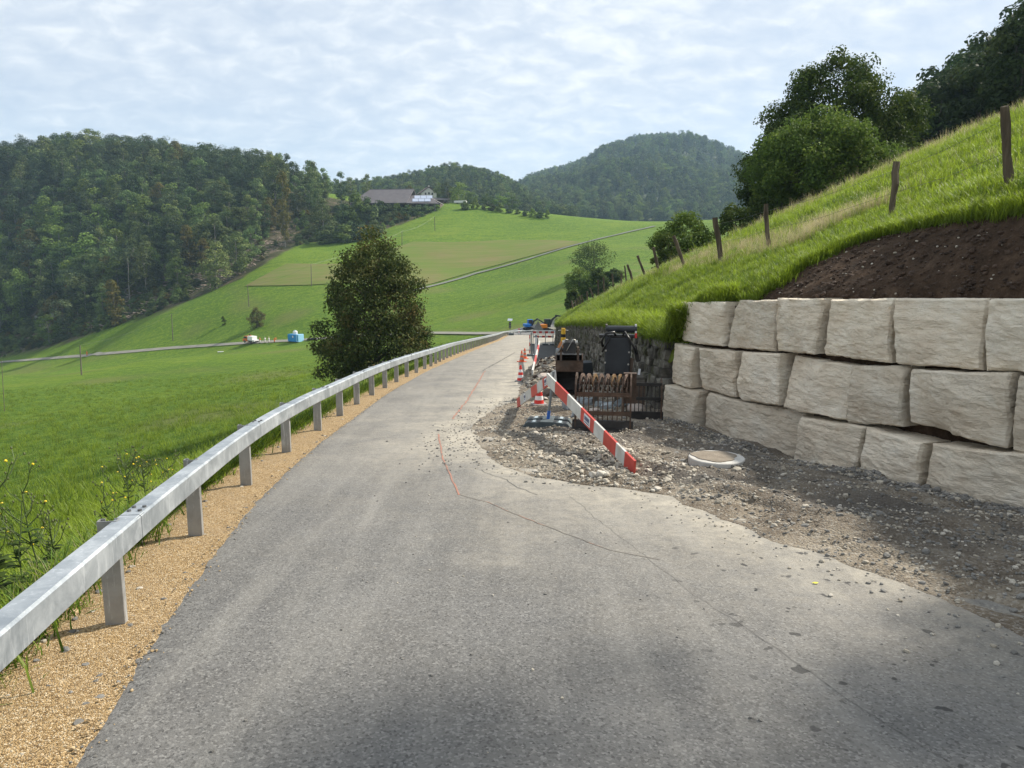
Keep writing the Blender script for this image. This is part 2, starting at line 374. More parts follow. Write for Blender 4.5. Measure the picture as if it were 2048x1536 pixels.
# ================================================================== GROUND SHEET
def axis(parts):
    a = []
    for lo, hi, st in parts: a += list(np.arange(lo, hi, st))
    return np.array(a)
WOODPX = np.array([(-300, 760), (-60, 735), (0, 717), (90, 700), (180, 668), (300, 632), (400, 592), (480, 560), (540, 520), (600, 488), (680, 478), (770, 458), (830, 440), (865, 425), (760, 412), (640, 392), (600, 330), (300, 100), (-300, 100)])
def in_poly(px, py, poly):
    px = np.asarray(px); py = np.asarray(py); ins = np.zeros(px.shape, bool); j = len(poly)-1
    for i in range(len(poly)):
        xi, yi = poly[i]; xj, yj = poly[j]
        c = ((yi > py) != (yj > py)) & (px < (xj-xi)*(py-yi)/(yj-yi+1e-9)+xi); ins ^= c; j = i
    return ins
def wood_mask(x, y, z):
    px, py = proj(x, np.maximum(y, 1), z)
    return in_poly(px, py, WOODPX) & (y > 250)
gx = axis([(-520, -120, 6), (-120, -40, 3), (-40, -14, 1.2), (-14, 4, .35), (4, 20, 1.2), (20, 80, 3), (80, 420, 8)])
gy = axis([(-25, 2, 1.2), (2, 30, .5), (30, 70, 1.2), (70, 190, 2.5), (190, 480, 4), (480, 760, 10)])
GX, GY = np.meshgrid(gx, gy, indexing='ij'); GZ = ground(GX, GY)
_wm = wood_mask(GX, GY, GZ).astype(float)
_dry = np.clip((vnoise(GX, GY, .05, 8)-.25)*1.5, 0, .6)*((GY > 55) & (GY < 320))
tag(mkobj('meadow_ground', grid_mesh('meadow_ground', GX, GY, GZ, M_FIELD, True, None, {'wood': ('FLOAT', _wm), 'dry': ('FLOAT', _dry)})), 'green valley meadow falling away below the road', kind='structure')
# far base sheet out to the horizon, under everything
far = MB(); far.add([(-1500, -300, -70), (1700, -300, -70), (1700, 3100, -70), (-1500, 3100, -70)], [(0, 1, 2, 3)]); tag(far.obj('valley_ground', M_FIELD), kind='structure')
# ---- hillside split in meadow and bare soil
SOILPX = [(1500, 640), (1520, 600), (1560, 572), (1600, 540), (1700, 492), (1785, 465), (1900, 440), (2048, 418), (2300, 390), (2800, 380), (2800, 900), (1500, 900)]
hy = np.concatenate([np.arange(-12, 5, .8), np.arange(5, 26, .14), np.arange(26, 66, .5), np.arange(66, 196, 3)])
hu = np.concatenate([np.linspace(0, 1, 26), 1+np.geomspace(.03, 30, 60)])
HYg, HUg = np.meshgrid(hy, hu, indexing='ij')
_xw = xwall(HYg)+np.interp(HYg, [15.25, 15.7], [.85, .25]); _xf = np.interp(HYg, _fy, _fx)
HX = _xw+(_xf-_xw)*np.minimum(HUg, 1)+np.maximum(HUg-1, 0)*2.4
HZ = hillside(HX, HYg)
HZ[:, 0] -= .5; HX[:, 0] -= .02; HX = HX+0.
_cx = (HX[:-1, :-1]+HX[1:, 1:])/2; _cy = (HYg[:-1, :-1]+HYg[1:, 1:])/2; _cz = (HZ[:-1, :-1]+HZ[1:, 1:])/2
def soil_mask(x, y, z):
    y = np.asarray(y); px, py = proj(x, np.maximum(y, 6.2), z)
    return in_poly(px, py+8*vnoise(x, y, 5, 3), SOILPX) & (y < 15.0) & (x < np.interp(y, _fy, _fx)) | ((y < 6.2) & (x < np.interp(y, _fy, _fx)-.5))
_soil = soil_mask(_cx, _cy, _cz)
def soil_mat():
    m, nt, n, L, b, out = newmat('dark_soil'); v = geo_pos(n)
    t = noise_node(n, L, v, 3, 8, .7); r = ramp_node(n, [(0, (.030, .020, .0135)), (.6, (.072, .047, .031)), (1, (.125, .085, .058))]); L(maprange(n, L, t.outputs['Fac'], .3, .7), r.inputs[0])
    vo = n('ShaderNodeTexVoronoi'); L(v, vo.inputs['Vector']); vo.inputs['Scale'].default_value = 26
    c = mixc(n, L, maprange(n, L, vo.outputs['Distance'], .0, .45, .35, 0), r.outputs[0], (.15, .105, .075))
    L(c, b.inputs['Base Color']); b.inputs['Roughness'].default_value = .95; b.inputs['Specular IOR Level'].default_value = .1
    bp = n('ShaderNodeBump'); bp.inputs['Strength'].default_value = 1; bp.inputs['Distance'].default_value = .05
    h = noise_node(n, L, v, 18, 8, .75); L(h.outputs['Fac'], bp.inputs['Height']); L(bp.outputs[0], b.inputs['Normal']); return m
M_SOIL = soil_mat()
def hill_mat():
    m, nt, n, L, b, out = newmat('hillside_turf'); v = geo_pos(n)
    t = noise_node(n, L, v, .7, 7, .65); r = ramp_node(n, [(0, (.07, .11, .014)), (.5, (.14, .19, .026)), (1, (.22, .24, .05))]); L(maprange(n, L, t.outputs['Fac'], .3, .7), r.inputs[0])
    t2 = noise_node(n, L, v, 9, 5, .7); c = mixc(n, L, maprange(n, L, t2.outputs['Fac'], .4, .65, 0, .7), r.outputs[0], (.035, .055, .010))
    L(c, b.inputs['Base Color']); b.inputs['Roughness'].default_value = .9; b.inputs['Specular IOR Level'].default_value = .1
    bp = n('ShaderNodeBump'); bp.inputs['Strength'].default_value = 1; bp.inputs['Distance'].default_value = .08
    L(t2.outputs['Fac'], bp.inputs['Height']); L(bp.outputs[0], b.inputs['Normal']); return m
M_HILL = hill_mat()
tag(mkobj('hillside_meadow', grid_mesh('hillside_meadow', HX, HYg, HZ, M_HILL, True, ~_soil & ~((_cy > 75) & (_cx < 4.4+(_cy-75)*.55)))), 'steep green meadow above the walls', kind='structure')
_hz2 = HZ+.035*vnoise(HX, HYg, 7, 5)+.03*vnoise(HX, HYg, 17, 6)
tag(mkobj('soil_bank', grid_mesh('soil_bank', HX, HYg, _hz2, M_SOIL, True, _soil)), 'bare dark brown soil behind the new block wall', kind='structure')
# ================================================================== ROADS
def asphalt_mat(name, dark=1., dusty=True):
    m, nt, n, L, b, out = newmat(name); v = geo_pos(n)
    t = noise_node(n, L, v, .75, 9, .68, .3); r = ramp_node(n, [(0, (.092*dark, .091*dark, .089*dark)), (1, (.148*dark, .146*dark, .141*dark))]); L(maprange(n, L, t.outputs['Fac'], .3, .7), r.inputs[0]); c = r.outputs[0]
    vo = n('ShaderNodeTexVoronoi'); L(v, vo.inputs['Vector']); vo.inputs['Scale'].default_value = 75
    sp = n('ShaderNodeSeparateColor'); L(vo.outputs['Color'], sp.inputs[0])
    c = mixc(n, L, maprange(n, L, sp.outputs[0], .62, 1, 0, .5), c, (.30*dark, .295*dark, .28*dark))
    c = mixc(n, L, maprange(n, L, sp.outputs[1], .68, 1, 0, .75), c, (.035, .035, .036))
    if dusty:
        at = n('ShaderNodeAttribute', attribute_name='dust')
        dn = noise_node(n, L, v, 1.1, 8, .66, .5); dn2 = noise_node(n, L, v, 9, 6, .7)
        f = n('ShaderNodeMath', operation='MULTIPLY'); L(at.outputs['Fac'], f.inputs[0]); L(maprange(n, L, dn.outputs['Fac'], .28, .62, .25, 1), f.inputs[1])
        f2 = n('ShaderNodeMath', operation='MULTIPLY'); L(f.outputs[0], f2.inputs[0]); L(maprange(n, L, dn2.outputs['Fac'], .3, .6, .45, 1), f2.inputs[1])
        c = mixc(n, L, f2.outputs[0], c, (.42, .38, .305))
        # wet spots and stains
        ws = noise_node(n, L, v, 7.5, 2, .4); wm = n('ShaderNodeAttribute', attribute_name='spots')
        f3 = n('ShaderNodeMath', operation='MULTIPLY'); L(wm.outputs['Fac'], f3.inputs[0]); L(maprange(n, L, ws.outputs['Fac'], .68, .70), f3.inputs[1])
        c = mixc(n, L, f3.outputs[0], c, (.055, .053, .05))
        pa = noise_node(n, L, v, 1.9, 3, .5, 1.2)
        c = mixc(n, L, maprange(n, L, pa.outputs['Fac'], .70, .76, 0, .55), c, (.36, .34, .30))
        mp = n('ShaderNodeMapping'); L(v, mp.inputs[0]); mp.inputs['Rotation'].default_value = (0, 0, R(7)); mp.inputs['Scale'].default_value = (2.6, .22, 1)
        sm = noise_node(n, L, mp.outputs[0], 1.2, 6, .62); c = mixc(n, L, maprange(n, L, sm.outputs['Fac'], .52, .70, 0, .22), c, (.33, .315, .28)); c = mixc(n, L, maprange(n, L, sm.outputs['Fac'], .46, .34, 0, .2), c, (.075, .074, .072))
    L(c, b.inputs['Base Color']); b.inputs['Roughness'].default_value = .82; b.inputs['Specular IOR Level'].default_value = .3
    h = noise_node(n, L, v, 95, 3, .6); bp = n('ShaderNodeBump'); bp.inputs['Strength'].default_value = .75; bp.inputs['Distance'].default_value = .008
    L(h.outputs['Fac'], bp.inputs['Height']); L(bp.outputs[0], b.inputs['Normal']); return m
M_ASPH = asphalt_mat('asphalt'); M_ASPH2 = asphalt_mat('fresh_asphalt', .42, False)
ry_ = np.concatenate([np.arange(-12, 2, 1), np.arange(2, 16, .14), np.arange(16, 40, .5), np.arange(40, 132, 1.5)])
ru_ = np.linspace(0, 1, 60)
RY, RU = np.meshgrid(ry_, ru_, indexing='ij')
_lx = xle(RY)+.01*vnoise(RY, RY*0, 2.1, 1)+.008*vnoise(RY, RY*0, 9, 1)
_rx = np.where(RY < 2, 4.2, np.where(RY < 30, np.interp(RY, [2.2, 3.8, 4.9, 5.6, 6.16, 6.7, 7.4, 8.3, 8.72, 8.8, 9.3, 10.1, 11.7, 13.6, 15.9, 18, 22, 27, 30.2], [3.5, 3.4, 3.27, 3.0, 2.7, 2.34, 2.04, 1.75, 1.2, .8, .16, -.26, -.6, -.74, -.4, .07, .3, .5, .95])+.45, xwall(RY)+.1))
_rx = np.where(RY > 60, np.maximum(_rx, 3.4), _rx)
RX = _lx+(_rx-_lx)*RU
RZ = zr(RY)+.03-.02*(RU == 0)
_px, _py = proj(RX, np.maximum(RY, 2.2), RZ)
_gd = np.interp(RY, [2, 4.9, 6.2, 7.4, 8.8, 10.1, 11.7, 13.6, 18, 27, 36, 140], [3.6, 3.2, 2.7, 2.0, 1.3, -.2, -.6, -.7, .05, .45, .6, 1.2])
_dust = np.exp(-np.maximum(_gd-RX, 0)/1.5)*np.interp(RY, [2, 4, 5.5, 7, 9, 14, 30, 60, 130], [.15, .3, .6, .95, 1, 1, .9, .7, .6])
_dust = np.clip(_dust+.16*np.exp(-((RX+.2-RY*.012)/.28)**2)*(RY > 6)+np.interp(RY, [0, 8, 30, 50, 130], [.04, .08, .3, .55, .6]), 0, 1)
_spots = np.clip(1.4-np.abs(RX-(2.2-.0*RY))/1.1, 0, 1)*(RY < 6.5)*(RY > 2)
road = tag(mkobj('road', grid_mesh('road', RX, RY, RZ, M_ASPH, True, None, {'dust': ('FLOAT', _dust), 'spots': ('FLOAT', _spots)})), 'grey asphalt mountain road', kind='structure')
def ribbon(name, pts, width, mat, zfn, off=.05, parent=None, kind='structure', sub=1, label=None):
    pts = [Vector(p[:2]).to_3d() for p in pts]
    q = []
    for a, b in zip(pts[:-1], pts[1:]):
        k = max(1, int((b-a).length/sub)); q += [a.lerp(b, i/k) for i in range(k)]
    q.append(pts[-1])
    q = np.array([(p.x, p.y) for p in q]); d = np.gradient(q, axis=0); d /= np.linalg.norm(d, axis=1)[:, None]+1e-9
    nrm = np.stack([-d[:, 1], d[:, 0]], -1); ws = np.array([-.5, -.17, .17, .5])*(width)
    X = q[:, None, 0]+nrm[:, None, 0]*ws; Y = q[:, None, 1]+nrm[:, None, 1]*ws; Z = zfn(X, Y)+off
    o = mkobj(name, grid_mesh(name, X, Y, Z, mat), parent)
    if parent is None: tag(o, label, kind=kind)
    return o
zroad = lambda x, y: zr(y)+.03
# fresh dark asphalt strip on the right, beyond the gravel
fy = np.arange(30, 66, 1.); FYg, FUg = np.meshgrid(fy, np.linspace(0, 1, 10), indexing='ij')
_fl = np.interp(FYg, [30, 40, 66], [.95, 1.05, 1.5]); FXg = _fl+(xwall(FYg)+.05-_fl)*FUg
tag(mkobj('asphalt_patch', grid_mesh('asphalt_patch', FXg, FYg, zr(FYg)+.05, M_ASPH2)), 'fresh dark asphalt strip beside the old stone wall', kind='structure')
# junction beyond the bend and the road down the valley
M_LANE = pm('pale_lane', [(0, (.17, .165, .13)), (1, (.25, .24, .195))], .3, 5, .9)
_vp = np.array(((1150, 655), (1060, 663), (1000, 668), (940, 668), (870, 667), (800, 669), (700, 673), (600, 681), (505, 686), (350, 696), (180, 711), (0, 725), (-150, 742)), float)
_vx = np.arange(1150, -151, -25.); vr = [ghit(a, b) for a, b in zip(_vx, np.interp(-_vx, -_vp[:, 0], _vp[:, 1]))]
ribbon('valley_road', vr, 2.2, M_LANE, ground, .22, sub=3, label='narrow pale lane crossing the valley')
jn = MB(); jy = np.arange(126, 150, 2.); JY, JU = np.meshgrid(jy, np.linspace(0, 1, 12), indexing='ij'); JX = -.6+JU*9.5-np.clip(JY-140, 0, 40)*.2
tag(mkobj('junction_road', grid_mesh('junction_road', JX, JY, np.maximum(zr(JY), ground(JX, JY))+.06, asphalt_mat('lane_asphalt', 1.3, False))), 'asphalt widening where the road turns right', kind='structure')
# track along the ploughed field
M_TRACK = pm('track_grey', [(0, (.10, .115, .085)), (1, (.17, .175, .145))], .2, 4, .9)
tr = [ghit(px, py) for px, py in ((800, 589), (846, 577), (950, 548), (1060, 518), (1150, 491), (1200, 478), (1260, 464), (1310, 453))]
ribbon('field_track', tr, 1.9, M_TRACK, ground, .3, sub=3, label='narrow grey track climbing along the brown field')
# brown field
def loft_px(name, top, bot, mat, off, n=90, m=26, label=None):
    def res(pl, k):
        pl = np.array(pl, float); s = np.concatenate([[0], np.cumsum(np.hypot(*np.diff(pl, axis=0).T))]); t = np.linspace(0, s[-1], k); return np.stack([np.interp(t, s, pl[:, 0]), np.interp(t, s, pl[:, 1])], -1)
    A = np.array([tuple(ghit(*q))[:2] for q in res(top, 24)]); B = np.array([tuple(ghit(*q))[:2] for q in res(bot, 24)])
    k = np.linspace(0, 23, n); A = np.stack([np.interp(k, range(24), A[:, i]) for i in (0, 1)], -1); B = np.stack([np.interp(k, range(24), B[:, i]) for i in (0, 1)], -1)
    u = np.linspace(0, 1, m)[None, :, None]; Q = A[:, None]*(1-u)+B[:, None]*u
    X, Y = Q[..., 0], Q[..., 1]
    return tag(mkobj(name, grid_mesh(name, X, Y, ground(X, Y)+off, mat)), label, kind='structure')
def crop_mat():
    m, nt, n, L, b, out = newmat('stubble'); v = geo_pos(n)
    mp = n('ShaderNodeMapping'); L(v, mp.inputs[0]); mp.inputs['Rotation'].default_value = (0, 0, R(4)); mp.inputs['Scale'].default_value = (.05, .8, .2)
    t = noise_node(n, L, mp.outputs[0], .7, 6, .7); r = ramp_node(n, [(0, (.11, .145, .026)), (.5, (.155, .145, .052)), (1, (.20, .165, .08))]); L(maprange(n, L, t.outputs['Fac'], .3, .7), r.inputs[0])
    g = noise_node(n, L, v, .03, 4, .6); c = mixc(n, L, maprange(n, L, g.outputs['Fac'], .4, .62, 0, .65), r.outputs[0], (.10, .17, .022))
    L(c, b.inputs['Base Color']); b.inputs['Roughness'].default_value = .95; b.inputs['Specular IOR Level'].default_value = .1; return m
loft_px('brown_field', [(574, 528), (640, 529), (700, 528), (770, 504), (828, 483), (893, 486), (1010, 481), (1113, 481), (1160, 484)],
        [(490, 573), (560, 572), (620, 571), (690, 566), (770, 571), (848, 573), (950, 543), (1060, 513), (1160, 487)], crop_mat(), .25, label='thinly sprouted brown field on the far slope')
# gravel verge below the guard rail
def verge_mat():
    m, nt, n, L, b, out = newmat('yellow_gravel'); v = geo_pos(n)
    vo = n('ShaderNodeTexVoronoi'); L(v, vo.inputs['Vector']); vo.inputs['Scale'].default_value = 105
    sp = n('ShaderNodeSeparateColor'); L(vo.outputs['Color'], sp.inputs[0])
    r = ramp_node(n, [(0, (.11, .068, .032)), (.35, (.30, .20, .092)), (.75, (.42, .295, .148)), (1, (.56, .47, .33))]); L(sp.outputs[0], r.inputs[0])
    t = noise_node(n, L, v, 2.2, 6, .65); c = mixc(n, L, maprange(n, L, t.outputs['Fac'], .42, .68, 0, .45), r.outputs[0], (.30, .22, .13))
    L(c, b.inputs['Base Color']); b.inputs['Roughness'].default_value = .9; b.inputs['Specular IOR Level'].default_value = .2
    bp = n('ShaderNodeBump'); bp.inputs['Strength'].default_value = 1; bp.inputs['Distance'].default_value = .009
    iv = n('ShaderNodeMath', operation='SUBTRACT'); iv.inputs[0].default_value = 1; L(vo.outputs['Distance'], iv.inputs[1]); L(iv.outputs[0], bp.inputs['Height']); L(bp.outputs[0], b.inputs['Normal']); return m
M_VERGE = verge_mat()
vy = np.concatenate([np.arange(-10, 2, 1), np.arange(2, 20, .1), np.arange(20, 132, .8)])
VY, VU = np.meshgrid(vy, np.linspace(0, 1, 16), indexing='ij')
_vo = xvo(VY)+.03*vnoise(VY, VY*0, 1.3, 2)-.05; VX = _vo+(xle(VY)+.06-_vo)*VU
VZ = zr(VY)+.018-.03*(VU < .07)*1.+.012*vnoise(VX, VY, 6, 4)*(VU < .95)-.05*np.clip(.5-VU, 0, 1)
tag(mkobj('gravel_verge', grid_mesh('gravel_verge', VX, VY, VZ, M_VERGE)), 'strip of yellow gravel along the guard rail', kind='structure')
# rough gravel yard in front of the walls
GB_y = np.array([2.2, 3.8, 4.9, 5.6, 6.16, 6.7, 7.4, 8.3, 8.72, 8.8, 9.3, 10.1, 11.7, 13.6, 15.9, 18, 22, 27, 30.2]); GB_x = np.array([3.5, 3.4, 3.27, 3.0, 2.7, 2.34, 2.04, 1.75, 1.2, .8, .16, -.26, -.6, -.74, -.4, .07, .3, .5, .95])
def xgr(y): return np.interp(y, GB_y, GB_x)
def lot(x, y):
    "gravel yard height"
    e = np.clip((x-xgr(y))/.55, 0, 1)
    z = zr(y)+.032+e*(.035+.055*vnoise(x, y, 1.3, 3)+.034*vnoise(x, y, 4.1, 7)+.02*vnoise(x, y, 11, 9))-.06*np.clip((x-xgr(y)-.9)/1.2, 0, 1)*np.clip((12-y)/4, 0, 1)
    # low heap where the barrier board digs in, and the ridge next to it
    z = z+.07*np.exp(-((x-1.75)/.55)**2-((y-9.9)/.5)**2)+.06*np.exp(-((x-2.6+(y-8.3)*.55)/.22)**2)*np.clip((11.5-y)/2, 0, 1)*np.clip((y-5)/1.5, 0, 1)*e
    z = z-np.interp(y, [5, 8.2, 9.5, 10.6, 11.9, 13.5, 14.2, 15.5, 17], [.05, .13, .17, .25, .34, .24, .15, .08, 0])*np.clip((x-xwall(y)+1.5)/1.2, 0, 1)
    # wheel ruts
    z = z+e*.022*np.sin((x*.55+y*.83)*9+1.5*vnoise(x, y, .8, 2))*np.clip((11-y)/3, 0, 1)*np.clip(.5+vnoise(x, y, .7, 15), 0, 1)
    # spoil heap beside the buckets
    z = z+.55*np.exp(-((x-1.25)/.75)**2-((y-24)/3.0)**2)*(1+.25*vnoise(x, y, 2.2, 5))
    return z
ly_ = np.concatenate([np.arange(2.2, 16, .07), np.arange(16, 30.3, .2)]); LY, LU = np.meshgrid(ly_, np.linspace(0, 1, 90), indexing='ij')
_g0 = xgr(LY)+.09*vnoise(LY, LY*0, 2.3, 4)+.04*vnoise(LY, LY*0, 8, 4); LX = _g0+(xwall(LY)+.3-_g0)*LU
LZ = lot(LX, LY); LZ[:, 0] -= .02
def lot_mat():
    m, nt, n, L, b, out = newmat('rough_gravel'); v = geo_pos(n)
    t = noise_node(n, L, v, 1.4, 7, .65, .4); r = ramp_node(n, [(0, (.085, .066, .046)), (.38, (.155, .125, .09)), (.62, (.225, .19, .142)), (1, (.33, .295, .24))]); L(maprange(n, L, t.outputs['Fac'], .3, .7), r.inputs[0])
    vo = n('ShaderNodeTexVoronoi'); L(v, vo.inputs['Vector']); vo.inputs['Scale'].default_value = 52
    sp = n('ShaderNodeSeparateColor'); L(vo.outputs['Color'], sp.inputs[0])
    c = mixc(n, L, maprange(n, L, sp.outputs[0], .6, 1, 0, .6), r.outputs[0], (.38, .35, .30)); c = mixc(n, L, maprange(n, L, sp.outputs[1], .6, 1, 0, .6), c, (.07, .055, .042))
    dk = n('ShaderNodeAttribute', attribute_name='damp'); c = mixc(n, L, dk.outputs['Fac'], c, (.070, .064, .058))
    L(c, b.inputs['Base Color']); b.inputs['Roughness'].default_value = .92; b.inputs['Specular IOR Level'].default_value = .2
    iv = n('ShaderNodeMath', operation='SUBTRACT'); iv.inputs[0].default_value = 1; L(vo.outputs['Distance'], iv.inputs[1])
    bp = n('ShaderNodeBump'); bp.inputs['Strength'].default_value = .8; bp.inputs['Distance'].default_value = .014; L(iv.outputs[0], bp.inputs['Height']); L(bp.outputs[0], b.inputs['Normal']); return m
M_LOT = lot_mat()
_damp = np.clip((LX-xgr(LY)-.45)/.7, 0, 1)*np.clip((14.5-LY)/3, 0, 1)*np.clip(.5+.5*vnoise(LX, LY, 1.1, 12), .1, .75)
tag(mkobj('gravel_yard', grid_mesh('gravel_yard', LX, LY, LZ, M_LOT, True, None, {'damp': ('FLOAT', _damp)})), 'rough stony ground in front of the walls', kind='structure')
# saw cuts, cracks and marking paint on the asphalt
M_CUT = pm('crack_dark', [(0, (.06, .058, .055)), (.5, (.10, .097, .09)), (1, (.22, .21, .19))], 2.2, 6, .9); M_OR = pm('marking_paint', [(0, (.36, .15, .09)), (.3, (.28, .16, .11)), (.42, (.14, .125, .105)), (1, (.13, .12, .105))], 3, 8, .8)
def crack(name, pix, w, mat, jit=.012, off=.034):
    pts = [road_hit(px, py, .03) for px, py in pix]; q = []
    for a, b in zip(pts[:-1], pts[1:]):
        k = max(2, int((b-a).length/.12)); q += [a.lerp(b, i/k)+Vector((random.uniform(-jit, jit), random.uniform(-jit, jit), 0)) for i in range(k)]
    q.append(pts[-1]); return ribbon(name, q, w, mat, lambda x, y: zr(y), off, sub=.1)
M_OR2 = pm('marking_paint_fresh', [(0, (.38, .15, .095)), (.5, (.31, .16, .115)), (.75, (.20, .13, .10)), (1, (.16, .13, .11))], 4, 8, .8)
crack('saw_cut', [(877, 868), (885, 915), (918, 990)], .02, M_OR2, .007); crack('saw_cut', [(918, 990), (975, 1005), (1110, 1060), (1220, 1100), (1320, 1120)], .009, M_OR, .012)
crack('saw_cut', [(970, 742), (935, 800), (905, 838)], .035, M_OR2, .02)
crack('road_crack', [(1140, 990), (1190, 1035), (1290, 1110), (1390, 1190), (1500, 1262), (1620, 1345), (1740, 1425), (1900, 1525)], .0035, M_CUT, .018)
crack('road_crack', [(960, 940), (1000, 955), (1040, 975), (1075, 990)], .008, M_CUT, .03)
crack('road_crack', [(1030, 705), (1000, 722), (965, 742)], .035, M_CUT, .05)
# ================================================================== BLOCK WALL
def stone_mat():
    m, nt, n, L, b, out = newmat('limestone'); tc = n('ShaderNodeTexCoord').outputs['Object']; oi = n('ShaderNodeObjectInfo')
    av = n('ShaderNodeVectorMath', operation='ADD'); L(tc, av.inputs[0])
    sc = n('ShaderNodeMath', operation='MULTIPLY'); L(oi.outputs['Random'], sc.inputs[0]); sc.inputs[1].default_value = 40; L(sc.outputs[0], av.inputs[1]); v = av.outputs[0]
    t = noise_node(n, L, v, 2.0, 7, .62, .3); r = ramp_node(n, [(0, (.69, .575, .43)), (.5, (.80, .70, .55)), (1, (.85, .775, .64))]); L(maprange(n, L, t.outputs['Fac'], .3, .7), r.inputs[0]); c = r.outputs[0]
    mp = n('ShaderNodeMapping'); L(v, mp.inputs[0]); mp.inputs['Scale'].default_value = (1, 1, 3.2)
    bd = noise_node(n, L, mp.outputs[0], 1.7, 6, .6, .2); c = mixc(n, L, maprange(n, L, bd.outputs['Fac'], .44, .68, 0, .32), c, (.52, .445, .345))
    oc = noise_node(n, L, v, 1.3, 5, .6, .5); c = mixc(n, L, maprange(n, L, oc.outputs['Fac'], .66, .76, 0, .6), c, (.36, .215, .085))
    wh = noise_node(n, L, v, 3.4, 8, .75, 1.5); c = mixc(n, L, maprange(n, L, wh.outputs['Fac'], .66, .73, 0, .75), c, (.84, .83, .80))
    dk = noise_node(n, L, v, 5, 7, .74, .6); c = mixc(n, L, maprange(n, L, dk.outputs['Fac'], .60, .74, 0, .5), c, (.32, .275, .215))
    hv = n('ShaderNodeHueSaturation'); L(c, hv.inputs['Color']); L(maprange(n, L, oi.outputs['Random'], 0, 1, .84, 1.1), hv.inputs['Value']); c = hv.outputs[0]
    L(c, b.inputs['Base Color']); b.inputs['Roughness'].default_value = .9; b.inputs['Specular IOR Level'].default_value = .2
    h1 = noise_node(n, L, mp.outputs[0], 5, 9, .68, .4); h2 = noise_node(n, L, v, 40, 6, .7)
    bp = n('ShaderNodeBump'); bp.inputs['Strength'].default_value = 1; bp.inputs['Distance'].default_value = .09; L(h1.outputs['Fac'], bp.inputs['Height'])
    b2 = n('ShaderNodeBump'); b2.inputs['Strength'].default_value = .6; b2.inputs['Distance'].default_value = .006; L(h2.outputs['Fac'], b2.inputs['Height']); L(bp.outputs[0], b2.inputs['Normal'])
    L(b2.outputs[0], b.inputs['Normal']); return m
M_STONE = stone_mat()
wdir = (WB-WA).normalized(); wnorm = Vector((-wdir.y, wdir.x, 0))          # points at the road (-x)
if wnorm.x > 0: wnorm = -wnorm
BAT = .085
def wall_pt(px, py, row):
    "ray x leaning wall face; rows step back a little"
    d = ray(px, py); o = Vector((0, 0, CAMZ)); base = WA+Vector((0, 0, float(zr(11.5))))-wnorm*(.10*row)
    N = (wnorm+Vector((0, 0, BAT))).normalized()
    t = (base-o).dot(N)/d.dot(N); return o+d*t
def zpx(z): return (1300+z[0]*.3652, 560+z[1]*.3652)
BLK = {2: [[(145, 118), (380, 116), (358, 358), (135, 328)], [(395, 110), (662, 104), (645, 385), (362, 362)], [(672, 95), (930, 97), (890, 402), (655, 380)], [(938, 104), (1312, 95), (1288, 446), (902, 404)],
           [(1322, 98), (1785, 95), (1778, 488), (1330, 448)], [(1800, 100), (2250, 82), (2250, 520), (1790, 490)], [(2262, 80), (2650, 70), (2650, 560), (2262, 522)]],
       1: [[(105, 345), (230, 372), (202, 588), (65, 562)], [(238, 372), (450, 390), (440, 640), (210, 592)], [(462, 392), (690, 402), (678, 685), (450, 648)], [(706, 412), (1062, 470), (1032, 770), (688, 688)],
           [(1070, 468), (1372, 468), (1362, 800), (1044, 774)], [(1392, 486), (1955, 510), (1930, 918), (1374, 772)], [(1968, 520), (2480, 560), (2480, 1040), (1930, 925)]],
       0: [[(70, 570), (240, 612), (222, 800), (60, 760)], [(248, 618), (755, 732), (712, 1010), (232, 810)], [(772, 748), (1130, 805), (1092, 1070), (722, 1010)], [(1142, 805), (1485, 893), (1458, 1150), (1102, 1070)],
           [(1500, 893), (2100, 965), (2080, 1330), (1474, 1155)], [(2115, 968), (2700, 1060), (2700, 1500), (2098, 1335)]]}
